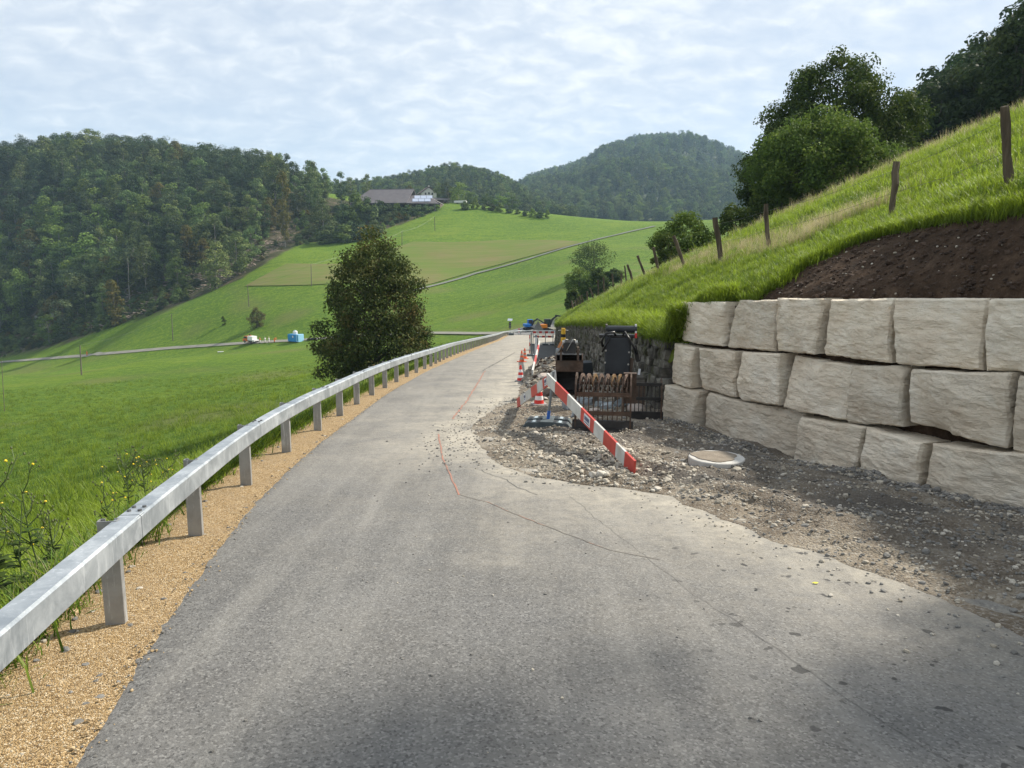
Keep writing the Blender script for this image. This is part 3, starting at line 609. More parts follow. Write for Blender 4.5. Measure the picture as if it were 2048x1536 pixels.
def block_mesh(Q, seed):
    "Q: 4 world corners TL,TR,BR,BL of the front (seen from the road); returns mesh around its centre"
    TL, TR, BR, BL = Q; c = (TL+TR+BR+BL)/4; w = ((TR-TL).length+(BR-BL).length)/2; h = ((TL-BL).length+(TR-BR).length)/2
    nx = max(14, int(w/.032)); nz = max(12, int(h/.032)); back = -wnorm*.62
    V = []; so = Vector((seed*3.7, seed*1.3, seed*2.1)); rnd = random.Random(seed)
    push = rnd.uniform(.008, .03)*(1 if seed % 2 else -1); tilt = (rnd.uniform(-.05, .05), rnd.uniform(-.04, .04)); planes = [(rnd.uniform(0, w), rnd.uniform(0, h), rnd.uniform(.012, .05), rnd.uniform(-.20, .20), rnd.uniform(-.18, .18)) for _ in range(9)]
    for j in range(nz+1):
        for i in range(nx+1):
            u, v = i/nx, j/nz
            p = (TL.lerp(TR, u)).lerp(BL.lerp(BR, u), v)
            q = p+so
            e = min(u*w, (1-u)*w, v*h, (1-v)*h)
            # ragged outline
            ins = .007+.02*max(0, mnoise.noise(q*3.1)+.2)+.02*abs(mnoise.noise(q*11))
            dirc = (c-p); dirc -= wnorm*dirc.dot(wnorm); 
            if e < .05:
                dirc.normalize(); p = p+dirc*ins*(1-e/.05)
            d = min(o_+gx_*(u*w-cx_)+gz_*(v*h-cz_) for cx_, cz_, o_, gx_, gz_ in planes)
            qs = Vector((q.x*1.1, q.y*1.1, q.z*2.6)); d += .020*mnoise.fractal(qs*2.2, .8, 2.1, 4)+.012*mnoise.ridged_multi_fractal(qs*4.0, .9, 2.1, 3, 1., 2.)-.012+.004*mnoise.noise(q*24)
            f = min(1, e/.03); d += push; d -= .034*(1-f)**2*(1+.9*mnoise.noise(q*6))
            ch = mnoise.noise(q*1.9+Vector((9, 2, 5)))
            if ch > .30: d -= (ch-.30)*.35*(1-min(1, e/.16))
            V.append(p+wnorm*(d+tilt[0]*(u-.5)+tilt[1]*(v-.5)))
    F = [(j*(nx+1)+i, j*(nx+1)+i+1, (j+1)*(nx+1)+i+1, (j+1)*(nx+1)+i) for j in range(nz) for i in range(nx)]
    ring = [i for i in range(nx+1)]+[j*(nx+1)+nx for j in range(1, nz+1)]+[nz*(nx+1)+i for i in range(nx-1, -1, -1)]+[j*(nx+1) for j in range(nz-1, 0, -1)]
    prev = ring; K = 5
    for k in range(1, K+1):
        cur = []
        for idx in ring:
            p0 = V[idx]; b = back*(k/K); q = p0+b+so
            pin = (c-p0); pin -= wnorm*pin.dot(wnorm); pin.normalize()
            V.append(p0+b+pin*(.012*k/K+.02*abs(mnoise.noise(q*5))))
            cur.append(len(V)-1)
        m = len(ring)
        F += [(prev[a], cur[a], cur[(a+1) % m], prev[(a+1) % m]) for a in range(m)]
        prev = cur
    F.append(tuple(prev))
    V = [p-c for p in V]
    me = bpy.data.meshes.new('stone_block'); me.from_pydata([tuple(p) for p in V], [], F); me.materials.append(M_STONE)
    bm = bmesh.new(); bm.from_mesh(me); bmesh.ops.recalc_face_normals(bm, faces=bm.faces); bm.to_mesh(me); bm.free()
    me.update(); return me, c
wall = thing('block_wall', 'retaining wall of huge pale limestone blocks in three courses', 'wall', (0, 0, 0))
_s = 1
for row, lst in BLK.items():
    for q in lst:
        Q = [wall_pt(*zpx(z), row) for z in q]
        wd_ = (Q[1]-Q[0]).normalized()*.011; Q[0] += wd_; Q[3] += wd_; Q[1] -= wd_; Q[2] -= wd_
        if row > 0:
            Q[2].z -= .035; Q[3].z -= .035
        if row == 0:
            Q[2].z -= .25; Q[3].z -= .25
        me, c = block_mesh(Q, _s); _s += 1
        o = mkobj('stone_block', me, wall); o.location = c
# dark fill behind the joints
bk = MB()
pA = WA-wdir*4-wnorm*.55; pB = WB-wnorm*.5-wdir*.15
zA = float(zr(5))-.3
bk.add([pA+Vector((0, 0, zA)), pB+Vector((0, 0, float(zr(15))-.3)), pB-wnorm*.25+Vector((0, 0, 1.30)), pA-wnorm*.25+Vector((0, 0, 1.95))], [(0, 1, 2, 3)])
bk.obj('wall_backfill', M_SOIL, wall)
# chippings heaped along the foot
# ================================================================== OLD DRY STONE WALL
def rock_meshes(k, mat, boxy=.6, seed=0, name='rock'):
    res = []
    for s in range(k):
        bm = bmesh.new(); bmesh.ops.create_cube(bm, size=1.0)
        bmesh.ops.subdivide_edges(bm, edges=bm.edges[:], cuts=1, use_grid_fill=True)
        rr = random.Random(seed*100+s)
        for v in bm.verts:
            sp = v.co.normalized()*.62; v.co = v.co.lerp(sp, 1-boxy)+Vector((rr.uniform(-.09, .09), rr.uniform(-.09, .09), rr.uniform(-.09, .09)))
        me = bpy.data.meshes.new('%s_%d' % (name, s)); bm.to_mesh(me); bm.free(); me.materials.append(mat); res.append(me)
    return res
def oldstone_mat():
    m, nt, n, L, b, out = newmat('old_stone'); tc = n('ShaderNodeTexCoord').outputs['Object']; oi = n('ShaderNodeObjectInfo'); gp = geo_pos(n)
    t = noise_node(n, L, gp, 5, 7, .65); r = ramp_node(n, [(0, (.060, .055, .045)), (.5, (.14, .13, .11)), (1, (.24, .23, .20))]); L(maprange(n, L, t.outputs['Fac'], .3, .7), r.inputs[0])
    hs = n('ShaderNodeHueSaturation'); L(r.outputs[0], hs.inputs['Color']); L(maprange(n, L, oi.outputs['Random'], 0, 1, .55, 1.45), hs.inputs['Value'])
    mo = noise_node(n, L, gp, 1.6, 7, .65); c = mixc(n, L, maprange(n, L, mo.outputs['Fac'], .48, .66, 0, .75), hs.outputs[0], (.050, .058, .016))
    L(c, b.inputs['Base Color']); b.inputs['Roughness'].default_value = .95; b.inputs['Specular IOR Level'].default_value = .1
    bp = n('ShaderNodeBump'); bp.inputs['Strength'].default_value = 1; bp.inputs['Distance'].default_value = .03; h = noise_node(n, L, gp, 22, 6, .7); L(h.outputs['Fac'], bp.inputs['Height']); L(bp.outputs[0], b.inputs['Normal']); return m
M_OLD = oldstone_mat()
dry = thing('dry_stone_wall', 'dark mossy old dry stone wall under the overhanging grass', 'wall', (0, 0, 0))
ROCKS = rock_meshes(8, M_OLD, .72, 1, 'wall_stone')
stones = []
y = 15.0
rs = random.Random(5)
ystart = 15.75
zrow = 0.; row = 0
while zrow < 1.95:
    hrow = rs.uniform(.16, .27); y = ystart+rs.uniform(0, .3)
    while y < 78:
        ln = rs.uniform(.2, .5)*(1 if y < 45 else 1.8); yc = y+ln/2; top = float(zwt(np.array(max(yc, 15.7))))-float(zr(yc))-.02
        if zrow < top:
            h = min(hrow, top-zrow+.06)
            if h > .05: stones.append((yc, zrow+h/2, ln, h))
        y += ln+.01
    zrow += hrow+.008; row += 1
def dry_face(yc, zh): return float(xwall(np.array(yc)))+.06+.10*zh
stones.sort(key=lambda s: s[0])
ind, rest = stones[:300], stones[300:]
for yc, zc, ln, h in ind:
    o = mkobj('wall_stone', rs.choice(ROCKS), dry); o.location = (dry_face(yc, zc)+.12+rs.uniform(-.05, .04), yc, float(zr(yc))+zc-.05); o.scale = (.34, ln*1.02, h*1.04)
    dxdy = float(xwall(np.array(yc+.2)))-float(xwall(np.array(yc-.2))); o.rotation_euler = (rs.uniform(-.07, .07), rs.uniform(-.08, .08), -math.atan2(dxdy, .4)+rs.uniform(-.07, .07))
rv = []; rf = []
for yc, zc, ln, h in rest:
    me = rs.choice(ROCKS); o0 = len(rv); c = Vector((dry_face(yc, zc)+.12+rs.uniform(-.05, .04), yc, float(zr(yc))+zc-.05))
    rv += [(v.co.x*.34+c.x, v.co.y*ln*1.02+c.y, v.co.z*h*1.04+c.z) for v in me.vertices]; rf += [tuple(i+o0 for i in p.vertices) for p in me.polygons]
me = bpy.data.meshes.new('far_wall_stones'); me.from_pydata(rv, [], rf); me.materials.append(M_OLD)
tag(mkobj('far_wall_stones', me, dry), kind='stuff')
core = MB(); ys = np.linspace(15.7, 78, 60)
for a, b in zip(ys[:-1], ys[1:]):
    qa = [(float(xwall(np.array(q)))+.28, q, float(zr(q))-.2) for q in (a, b)]; qt = [(float(xwall(np.array(q)))+.38, q, float(zwt(np.array(max(q, 15.7))))-.02) for q in (a, b)]
    core.add([qa[0], qa[1], qt[1], qt[0]], [(0, 1, 2, 3)])
core.obj('wall_core', M_SOIL, dry)
# ================================================================== GUARD RAIL
def galv_mat(name, c0, c1, metal=.55, rough=.42):
    m, nt, n, L, b, out = newmat(name); v = geo_pos(n)
    t = noise_node(n, L, v, 3.2, 8, .7, .6); r = ramp_node(n, [(0, c0), (1, c1)]); L(maprange(n, L, t.outputs['Fac'], .38, .62), r.inputs[0])
    mp = n('ShaderNodeMapping'); L(v, mp.inputs[0]); mp.inputs['Scale'].default_value = (6, 6, .8); st = noise_node(n, L, mp.outputs[0], 4, 5, .7)
    c = mixc(n, L, maprange(n, L, st.outputs['Fac'], .56, .66, 0, .55), r.outputs[0], (.66, .69, .71))
    vo = n('ShaderNodeTexVoronoi'); L(v, vo.inputs['Vector']); vo.inputs['Scale'].default_value = 30; sp = n('ShaderNodeSeparateColor'); L(vo.outputs['Color'], sp.inputs[0])
    c = mixc(n, L, maprange(n, L, sp.outputs[0], 0, 1, 0, .16), c, (.30, .33, .35))
    L(c, b.inputs['Base Color']); b.inputs['Metallic'].default_value = metal
    L(maprange(n, L, t.outputs['Fac'], .3, .7, rough-.08, rough+.15), b.inputs['Roughness']); return m
M_GALV = galv_mat('galvanised_beam', (.27, .30, .325), (.47, .50, .52), .55, .46); M_POST = galv_mat('galvanised_post', (.27, .27, .265), (.37, .37, .36), .5, .5)
M_BOLT = flat('bolt_steel', (.16, .16, .16), .5, .8)
gp_px = [(242, 1250), (388, 1065), (503, 963), (587, 902), (642, 863), (688, 830), (723, 806), (754, 788), (779, 774), (801, 763), (820, 753), (838, 745), (855, 738)]
_gp = [road_hit(px, py) for px, py in gp_px]
_ry2 = np.array([-4, 0, 2.5]+[p.y for p in _gp]); _rx2 = np.array([-1.45, -1.95, -2.25]+[p.x for p in _gp])
_keep = np.concatenate([np.arange(3), 3+np.arange(0, 13, 2)])
_ry2 = np.concatenate([_ry2[_keep], [40, 55, 70, 85, 100, 112, 119, 123.5, 126, 127, 127.5, 128, 129]]); 
_rx2 = np.concatenate([_rx2[_keep], xle(np.array([40, 55, 70, 85, 100, 112]))-.45, [-.75, -.2, .8, 2.2, 4.2, 7.5, 11]])
# arc-length resample, smooth
_s = np.concatenate([[0], np.cumsum(np.hypot(np.diff(_rx2), np.diff(_ry2)))]); _t = np.arange(0, _s[-1], .25)
_qx = np.interp(_t, _s, _rx2); _qy = np.interp(_t, _s, _ry2)
_k = np.ones(15)/15; _qx = np.convolve(np.pad(_qx, 7, 'edge'), _k, 'valid'); _qy = np.convolve(np.pad(_qy, 7, 'edge'), _k, 'valid')
_s2 = np.concatenate([[0], np.cumsum(np.hypot(np.diff(_qx), np.diff(_qy)))])
def rail_at(s):
    x = float(np.interp(s, _s2, _qx)); y = float(np.interp(s, _s2, _qy)); e = .3
    dx = float(np.interp(s+e, _s2, _qx)-np.interp(s-e, _s2, _qx)); dy = float(np.interp(s+e, _s2, _qy)-np.interp(s-e, _s2, _qy)); l = math.hypot(dx, dy)+1e-9
    dz = float(zr(y+dy/l*.5)-zr(y-dy/l*.5))
    return Vector((x, y, float(zr(y)))), Vector((dx/l, dy/l, dz)).normalized()
s0 = float(np.interp(_gp[0].y, _qy, _s2))
rail = thing('guardrail', 'galvanised box beam guardrail on steel posts along the road edge', 'guardrail', (0, 0, 0))
RT = .745; BW, BH = .15, .175
# post mesh: C channel open towards the bend, origin at ground
pmb = MB(); pw, pt, th = .125, .055, .008
pmb.box((0, -pt/2, .21), (pw, th, 1.08)); pmb.box((-pw/2+th/2, 0, .21), (th, pt, 1.08)); pmb.box((pw/2-th/2, 0, .21), (th, pt, 1.08)); pmb.box((-pw/2+.02, pt/2, .21), (.03, th, 1.08)); pmb.box((pw/2-.02, pt/2, .21), (.03, th, 1.08))
post_me = pmb.mesh('post', M_POST)
hmb = MB(); hmb.box((0, 0, 0), (.013, .013, .006)); 
bolt = MB(); bolt.cyl((0, 0, 0), (0, 0, .012), .014, 8); bolt_me = bolt.mesh('bolt', M_BOLT)
npost = int((_s2[-1]-s0)/2.0)
joints = []
for k in range(-2, npost):
    s = s0+2.0*k+(.0 if k else 0); p, d = rail_at(s); nrm = Vector((-d.y, d.x, 0)).normalized()     # left side
    o = mkobj('post', post_me, rail); o.location = p+nrm*.045+Vector((0, 0, .0)); o.rotation_euler = (0, 0, math.atan2(d.y, d.x)-math.pi/2)
    if k % 2 == 0: joints.append(s+.12)
mats_b = [M_GALV, M_BOLT]
for a, b in zip(joints[:-1], joints[1:]):
    mb = MB(); prof = [(-BW/2, RT-BH), (BW/2, RT-BH), (BW/2, RT), (-BW/2, RT)]
    c = [(-BW/2+.012, RT-BH), (BW/2-.012, RT-BH), (BW/2, RT-BH+.012), (BW/2, RT-.014), (BW/2-.014, RT), (-BW/2+.014, RT), (-BW/2, RT-.014), (-BW/2, RT-BH+.012)]
    rings = []
    ends = [(a+.006, 1.0)]+[(a+(b-a)*t, 1.0) for t in (.17, .33, .5, .67, .83)]+[(b-.006, 1.0)]
    for s, sc in ends:
        p, d = rail_at(s); nrm = Vector((-d.y, d.x, 0)).normalized(); off = -nrm*.05
        rings.append([p+off+nrm*u+Vector((0, 0, w)) for u, w in c])
    n8 = len(c); vs = [v for r in rings for v in r]; fs = []
    for i in range(len(rings)-1):
        for j in range(n8): fs.append((i*n8+j, i*n8+(j+1) % n8, (i+1)*n8+(j+1) % n8, (i+1)*n8+j))
    fs += [tuple(range(n8)), tuple((len(rings)-1)*n8+j for j in range(n8))[::-1]]
    mb.add(vs, fs); bo = mb.obj('rail_beam', M_GALV, rail)
    # inner sleeve seen as the dark line at the joint
    sl = MB(); p, d = rail_at(a); nrm = Vector((-d.y, d.x, 0)).normalized(); off = -nrm*.05
    sl.beam(p+off-d*.08+Vector((0, 0, RT-BH/2)), p+off+d*.08+Vector((0, 0, RT-BH/2)), BW-.012, BH-.012); sl.obj('joint_sleeve', M_BOLT, rail)
    if a-s0 < 30:
        for du in (.10, .2):
            for dv in (-.035, .035):
                p, d = rail_at(a+du); nrm = Vector((-d.y, d.x, 0)).normalized(); q = mkobj('bolt', bolt_me, bo); q.location = p-nrm*.05+nrm*dv+Vector((0, 0, RT))
# ================================================================== PASTURE FENCE ON THE HILLSIDE
M_WOOD = pm('weathered_wood', [(0, (.040, .030, .020)), (.5, (.095, .072, .048)), (1, (.17, .135, .095))], 7, 6, .9, .8, 40, stretch=(1, 1, .12))
M_WIRE = flat('wire', (.12, .12, .115), .5, .7)
fence = thing('pasture_fence', 'leaning weathered wooden posts and wire fence along the steep meadow', 'fence', (0, 0, 0))
fpx = [((2008, 213), (2021, 378)), ((1793, 323), (1784, 436)), ((1532, 408), (1537, 503)), ((1430, 435), (1443, 526)), ((1347, 472), (1371, 536)), ((1307, 495), (1319, 549)), ((1275, 511), (1294, 560)), ((1255, 529), (1268, 569)),
       ((1249, 530), (1254, 573)), ((1243, 547), (1242, 578)), ((1224, 547), (1228, 584)), ((1207, 555), (1209, 591)), ((1196, 560), (1197, 590)), ((1180, 576), (1187, 598)), ((1174, 586), (1176, 603)), ((1163, 591), (1167, 610)), ((1159, 595), (1162, 613)), ((1154, 598), (1158, 616)), ((1150, 603), (1153, 620)), ((1144, 607), (1147, 624))]
tops = []
for i, (tp, bs) in enumerate(fpx):
    b = hhit(*bs); 
    if b.y > 95: b = P(*bs, 60+i*.6)
    t = P(*tp, b.y+random.uniform(-.1, .1)); ax = (t-b); L_ = ax.length
    if L_ < .9: ax = ax*(.9/L_)
    if L_ > 1.75: ax = ax*(1.75/L_)
    wid = .065 if i not in (3,) else .08
    mb = MB(); k = 6; pts = [b-ax*.2+ax*(1.2*j/k)+Vector((random.uniform(-.014, .014), random.uniform(-.014, .014), 0)) for j in range(k+1)]
    mb.tube([p-b for p in pts], [wid*random.uniform(.85, 1.1) for _ in pts], 7); o = mb.obj('fence_post', M_WOOD, fence, loc=b); tops.append((b, b+ax))
for f in (.45, .85):
    for (b0, t0), (b1, t1) in zip(tops[:-1], tops[1:]):
        a = b0.lerp(t0, f); c = b1.lerp(t1, f); mid = (a+c)/2-Vector((0, 0, .04*(a-c).length/3)); mb = MB(); mb.tube([a, mid, c], .004 if a.y < 40 else .006, 4); mb.obj('wire', M_WIRE, fence)
# ================================================================== CONES
M_CR = flat('cone_red', (.62, .035, .025), .45); M_CW = flat('cone_white', (.75, .74, .72), .5); M_CO = flat('cone_orange', (.70, .12, .04), .5); M_CG = flat('cone_dirty_grey', (.34, .30, .26), .7); M_CB = flat('cone_base_grey', (.28, .27, .26), .8)
def cone(loc, h, cols, label, tilt=0.):
    t = thing('traffic_cone', label, 'traffic cone', loc, random.uniform(0, 1.5), 'traffic cones beside the road works'); t.rotation_euler.y = tilt
    mb = MB(); w = h*.34; mb.box((0, 0, .02), (w*2*.92, w*2*.92, .04)); mb.obj('base', M_CB if cols[2] else cols[0], t, bevel=.012)
    lv = [0, .17, .36, .54, .72, 1.]; r0, r1 = h*.215, h*.05
    for i in range(5):
        a, b = lv[i], lv[i+1]; mb = MB(); mb.tube([(0, 0, .04+(h-.04)*a), (0, 0, .04+(h-.04)*b)], [r0+(r1-r0)*a, r0+(r1-r0)*b], 20); mb.obj('band', cols[0] if i % 2 == 0 else cols[1], t, smooth=False)
    return t
def lhit(px, py):
    return ghit(px, py, lambda x, y: np.where(x > xgr(y), lot(x, y), zr(y)+.03), 2., 150.)
cone(lhit(1078, 810), .5, (M_CR, M_CW, 1), 'red and white cone beside the barrier foot')
cone(lhit(1041, 763), .5, (M_CR, M_CW, 1), 'red and white cone standing alone on the asphalt edge')
cone(lhit(1043.5, 724), .52, (M_CO, M_CG, 0), 'faded orange cone with dirty bands, the nearer of a pair')
cone(lhit(1049.5, 717.5), .52, (M_CO, M_CG, 0), 'faded orange cone with dirty bands, the farther of a pair')
# ================================================================== BARRIERS
M_BR = pm('barrier_red', [(0, (.42, .045, .032)), (1, (.56, .075, .055))], 4, 5, .5); M_BWH = pm('barrier_white', [(0, (.46, .45, .42)), (1, (.62, .61, .57))], 5, 6, .55, second=(3, (.40, .36, .29), .55, .75))
M_TUBE = flat('grey_tube', (.20, .215, .225), .45, .6); M_BLUE = flat('blue_plastic', (.03, .12, .42), .45); M_RUB = pm('recycled_rubber', [(0, (.045, .058, .062)), (1, (.085, .105, .112))], 6, 5, .75); M_BLK = flat('black_paint', (.012, .012, .012), .5); M_STK = flat('sticker_white', (.70, .72, .74), .4); M_STR = flat('stripe_grey', (.34, .40, .43), .55); M_INK = flat('ink_blue', (.03, .05, .14), .4)
def plank(root, a, b, hgt, segs, thick=.025, stickers=(), up=(0, 0, 1)):
    "board from a to b (its lower edge), coloured segments; a,b world -> root local"
    a = Vector(a)-root.location; b = Vector(b)-root.location; d = b-a; L_ = d.length; d.normalize()
    sd = d.cross(Vector(up)).normalized(); u = sd.cross(d)
    ps = None
    for i, (t0, t1, c) in enumerate(segs):
        mb = MB(); mb.beam(a+d*L_*t0+u*hgt/2, a+d*L_*t1+u*hgt/2, thick, hgt, up=u); ps = mb.obj('board_segment', M_BR if c else M_BWH, root)
    for t, ln in stickers:
        sg = 1 if sd.dot(Vector((0, 0, CAMZ))-root.location) > 0 else -1
        mb = MB(); c = a+d*L_*t+u*hgt/2+sd*sg*(thick/2+.002); mb.beam(c-d*ln/2, c+d*ln/2, .003, hgt*.72, up=u); s = mb.obj('sticker', M_STK, root)
        mb = MB(); rr = random.Random(int(t*100)); x = -ln*.4
        while x < ln*.36:
            w = rr.uniform(.02, .035); q = c+d*x+u*hgt*.06+sd*sg*.003; mb.beam(q, q+d*w, .002, hgt*.3, up=u); x += w+.012
        q = c-u*hgt*.22+sd*sg*.003; mb.beam(q-d*ln*.38, q+d*ln*.38, .002, hgt*.07, up=u); mb.obj('sticker_print', M_INK, s)
def barrier_foot(root, loc, rz, s=1., stripes=True):
    "two-lobed recycled rubber foot, local frame turned rz"
    l = Vector(loc)-root.location; M = Matrix.Rotation(rz, 3, 'Z')
    def bx(name, c, sz, mat, tp=1.): 
        mb = MB(); mb.box(l+M @ Vector(c)*s, Vector(sz)*s, M, 0, tp); return mb.obj(name, mat, root, bevel=.008*s)
    prof = [(-.42, 0), (-.36, .085), (-.10, .11), (.10, .11), (.36, .085), (.42, 0)]
    for yy in (-.17, .17):
        mb = MB(); mb.prism([(u*s, v*s) for u, v in prof], (yy-.10)*s, (yy+.10)*s, 'y'); me = mb.v; mb.v = [tuple(l+M @ Vector(v)) for v in me]; ft = mb.obj('foot', M_RUB, root, bevel=.01*s)
        if stripes:
            for sg in (-1, 1):
                for i, mt in enumerate((M_BLK, M_STR, M_BLK)):
                    u0 = sg*(.14+.085*i); z0 = .107-.0*i; sl = math.atan2(.025, .26)*sg
                    mb = MB(); zc = .11-(abs(u0)-.10)*.025/.26+.003; mb.box(l+M @ Vector((u0, yy, zc))*s, Vector((.055, .17, .004))*s, M @ Matrix.Rotation(sl, 3, 'Y')); mb.obj('stripe', mt, ft)
    bx('socket_block', (0, 0, .06), (.2, .16, .1), M_RUB)
# near barrier: foot, post, two fallen boards
bf = lhit(1096, 850)
bar = thing('road_barrier', 'collapsed red and white barrier with two boards sloping down from one post', 'barrier', bf)
barrier_foot(bar, bf, R(-8))
ptop = P(1107, 742, bf.y+.02)
mb = MB(); mb.cyl((0, 0, .08), (ptop-bf)*.99, .024, 12); mb.obj('post', M_TUBE, bar, smooth=False)
mb = MB(); mb.cyl((0, 0, .1), Vector((0, 0, .1)).lerp(ptop-bf, .18), .03, 12); mb.obj('post_socket', M_BLUE, bar)
e1 = lhit(1268, 948); e1b = e1+Vector((0, 0, -.02)); t1 = P(1094, 752, bf.y-.06)
plank(bar, t1+Vector((0, 0, -.14)), e1b, .2, [(0, .13, 0), (.13, .30, 1), (.30, .47, 0), (.47, .62, 1), (.62, .72, 0), (.72, .84, 1), (.84, .92, 0), (.92, 1, 1)], .03, [(.545, .26)])
e2 = lhit(1036, 815); t2 = P(1112, 745, bf.y+.05)
plank(bar, e2+Vector((0, 0, .0)), t2+Vector((0, 0, -.14)), .19, [(0, .10, 1), (.10, .30, 0), (.30, .42, 0), (.42, .58, 1), (.58, .72, 0), (.72, .86, 1), (.86, 1, 0)], .03, [(.24, .12), (.79, .14)])
# plank leaning on a post farther on, seen end-on
b2 = lhit(1075, 722)
bar2 = thing('road_barrier', 'red and white board seen end-on, sloping from a grey post to the spoil heap', 'barrier', b2)
mb = MB(); mb.cyl((0, 0, -.1), (0, 0, 1.05), .03, 10); mb.obj('post', M_TUBE, bar2)
q0 = lhit(1065, 752); q1 = P(1079, 684, b2.y+.3)
plank(bar2, q0+Vector((0, 0, .02)), q1+Vector((0, 0, -.1)), .16, [(0, .2, 0), (.2, .4, 1), (.4, .6, 0), (.6, .8, 1), (.8, 1, 0)], .05)
b3 = lhit(1060, 712)
bar3 = thing('road_barrier', 'slim upright red and white board on a dark foot beside the fresh asphalt', 'barrier', b3)
barrier_foot(bar3, b3, 0, .8, True)
mb = MB(); mb.cyl((.06, 0, .08), (.06, 0, 1.25), .035, 10); mb.obj('post', M_TUBE, bar3)
for i in range(5):
    mb = MB(); mb.box((-.02, -.05, .14+.2*i+.1), (.05, .03, .2)); mb.obj('board_segment', M_BWH if i % 2 else M_BR, bar3)
# crossing barrier: two horizontal boards between posts
qa = lhit(1066, 690); D = qa.y
bar4 = thing('road_barrier', 'red and white double board barrier closing the lane beside the old wall', 'barrier', qa)
xa = 0.; xb = (1106-1066)/FPX*D
for x in (0., xb*.62, xb):
    mb = MB(); mb.cyl((x, 0, 0), (x, 0, 1.12), .03, 8); mb.obj('post', M_TUBE, bar4); mb = MB(); mb.box((x, 0, .05), (.5, .3, .1)); mb.obj('foot', M_RUB, bar4, bevel=.02)
zt = P(1080, 664.5, D).z-qa.z; zb = P(1080, 673, D).z-qa.z
for zz, off in ((zt, 0), (zb, 1)):
    k = 7
    for i in range(k):
        mb = MB(); mb.box(((i+.5)/k*xb*1.04, -.05, zz), (xb*1.04/k, .03, .17)); mb.obj('board_segment', M_BR if (i+off) % 2 == 0 else M_BWH, bar4)
# white marker post
wp = lhit(1072, 712); mk = thing('marker_post', 'white plastic delineator post with grey cap between the barriers', 'post', wp)
mb = MB(); mb.prism([(-.07, -.05), (.07, -.05), (.05, .06), (-.05, .06)], 0, 1.0, 'z'); mb.obj('shaft', M_CW, mk, bevel=.01); mb = MB(); mb.box((0, 0, 1.06), (.15, .12, .12), None, 0, .6); mb.obj('cap', M_TUBE, mk, bevel=.01)
# traffic light with solar panel
tl = road_hit(1020, 671); TL = thing('portable_signal', 'portable signal post with black lamp box and tilted solar panel', 'traffic light', tl)
mb = MB(); mb.cyl((0, 0, .3), (0, 0, 2.35), .04, 8); mb.obj('pole', M_TUBE, TL)
mb = MB(); mb.box((0, 0, 1.65), (.34, .28, 1.0)); lb = mb.obj('lamp_box', M_BLK, TL, bevel=.03)
for k in range(3):
    mb = MB(); mb.cyl((0, -.14, 1.95-.3*k), (0, -.19, 1.95-.3*k), .1, 14); mb.obj('lens', M_TUBE, lb)
mb = MB(); mb.box((0, 0, 2.5), (.75, .5, .04), (R(38), 0, R(-12))); mb.obj('solar_panel', flat('panel_glare', (.55, .60, .66), .25, .1), TL, bevel=.005)
mb = MB(); mb.box((.1, 0, .2), (1.0, .6, .36)); mb.obj('battery_case', M_RUB, TL, bevel=.04)
# warning sign seen from behind
ws = road_hit(1076, 682); WS = thing('warning_sign', 'grey back of a triangular road sign on a thin pole', 'road sign', ws)
mb = MB(); mb.cyl((0, 0, 0), (0, 0, 2.4), .03, 8); mb.obj('pole', M_TUBE, WS); mb = MB(); mb.prism([(-.55, 1.15), (.55, 1.15), (0, 2.15)], .03, .05, 'y'); mb.obj('sign_plate', flat('sign_back', (.16, .17, .17), .5, .4), WS)
# slim red and white marker by the excavators
rm = road_hit(1038, 669); RM = thing('marker_board', 'small red and white striped marker board behind the guardrail', 'marker', rm)
for k in range(4):
    mb = MB(); mb.box((0, 0, .25+.22*k), (.22, .03, .22)); mb.obj('stripe', M_CR if k % 2 else M_CW, RM)
mb = MB(); mb.box((0, 0, .07), (.4, .3, .14)); mb.obj('foot', M_RUB, RM, bevel=.02)
# ================================================================== MANHOLE
mh = lhit(1433, 918); M_CONC = pm('pale_concrete', [(0, (.40, .385, .35)), (1, (.54, .52, .48))], 6, 6, .85, .3, 60); M_MUD = pm('dried_mud', [(0, (.17, .14, .105)), (1, (.26, .22, .17))], 7, 6, .95, .6, 40)
MH = thing('manhole_ring', 'round pale concrete manhole ring with dirt on its cover', 'manhole', mh+Vector((0, 0, -.035)))
mb = MB(); mb.tube([(0, 0, -.12), (0, 0, .055), (0, 0, .065)], [.37, .37, .36], 40); mb.obj('ring', M_CONC, MH)
mb = MB(); pts = [(.29*(1+.08*math.sin(3*a)+.05*math.sin(7*a+1))*math.cos(a)-.02, .29*(1+.08*math.sin(3*a)+.05*math.sin(7*a+1))*math.sin(a)+.03) for a in np.linspace(0, 2*math.pi, 36, endpoint=False)]
mb.prism(pts, .06, .074, 'z'); mb.obj('cover_dirt', M_MUD, MH)
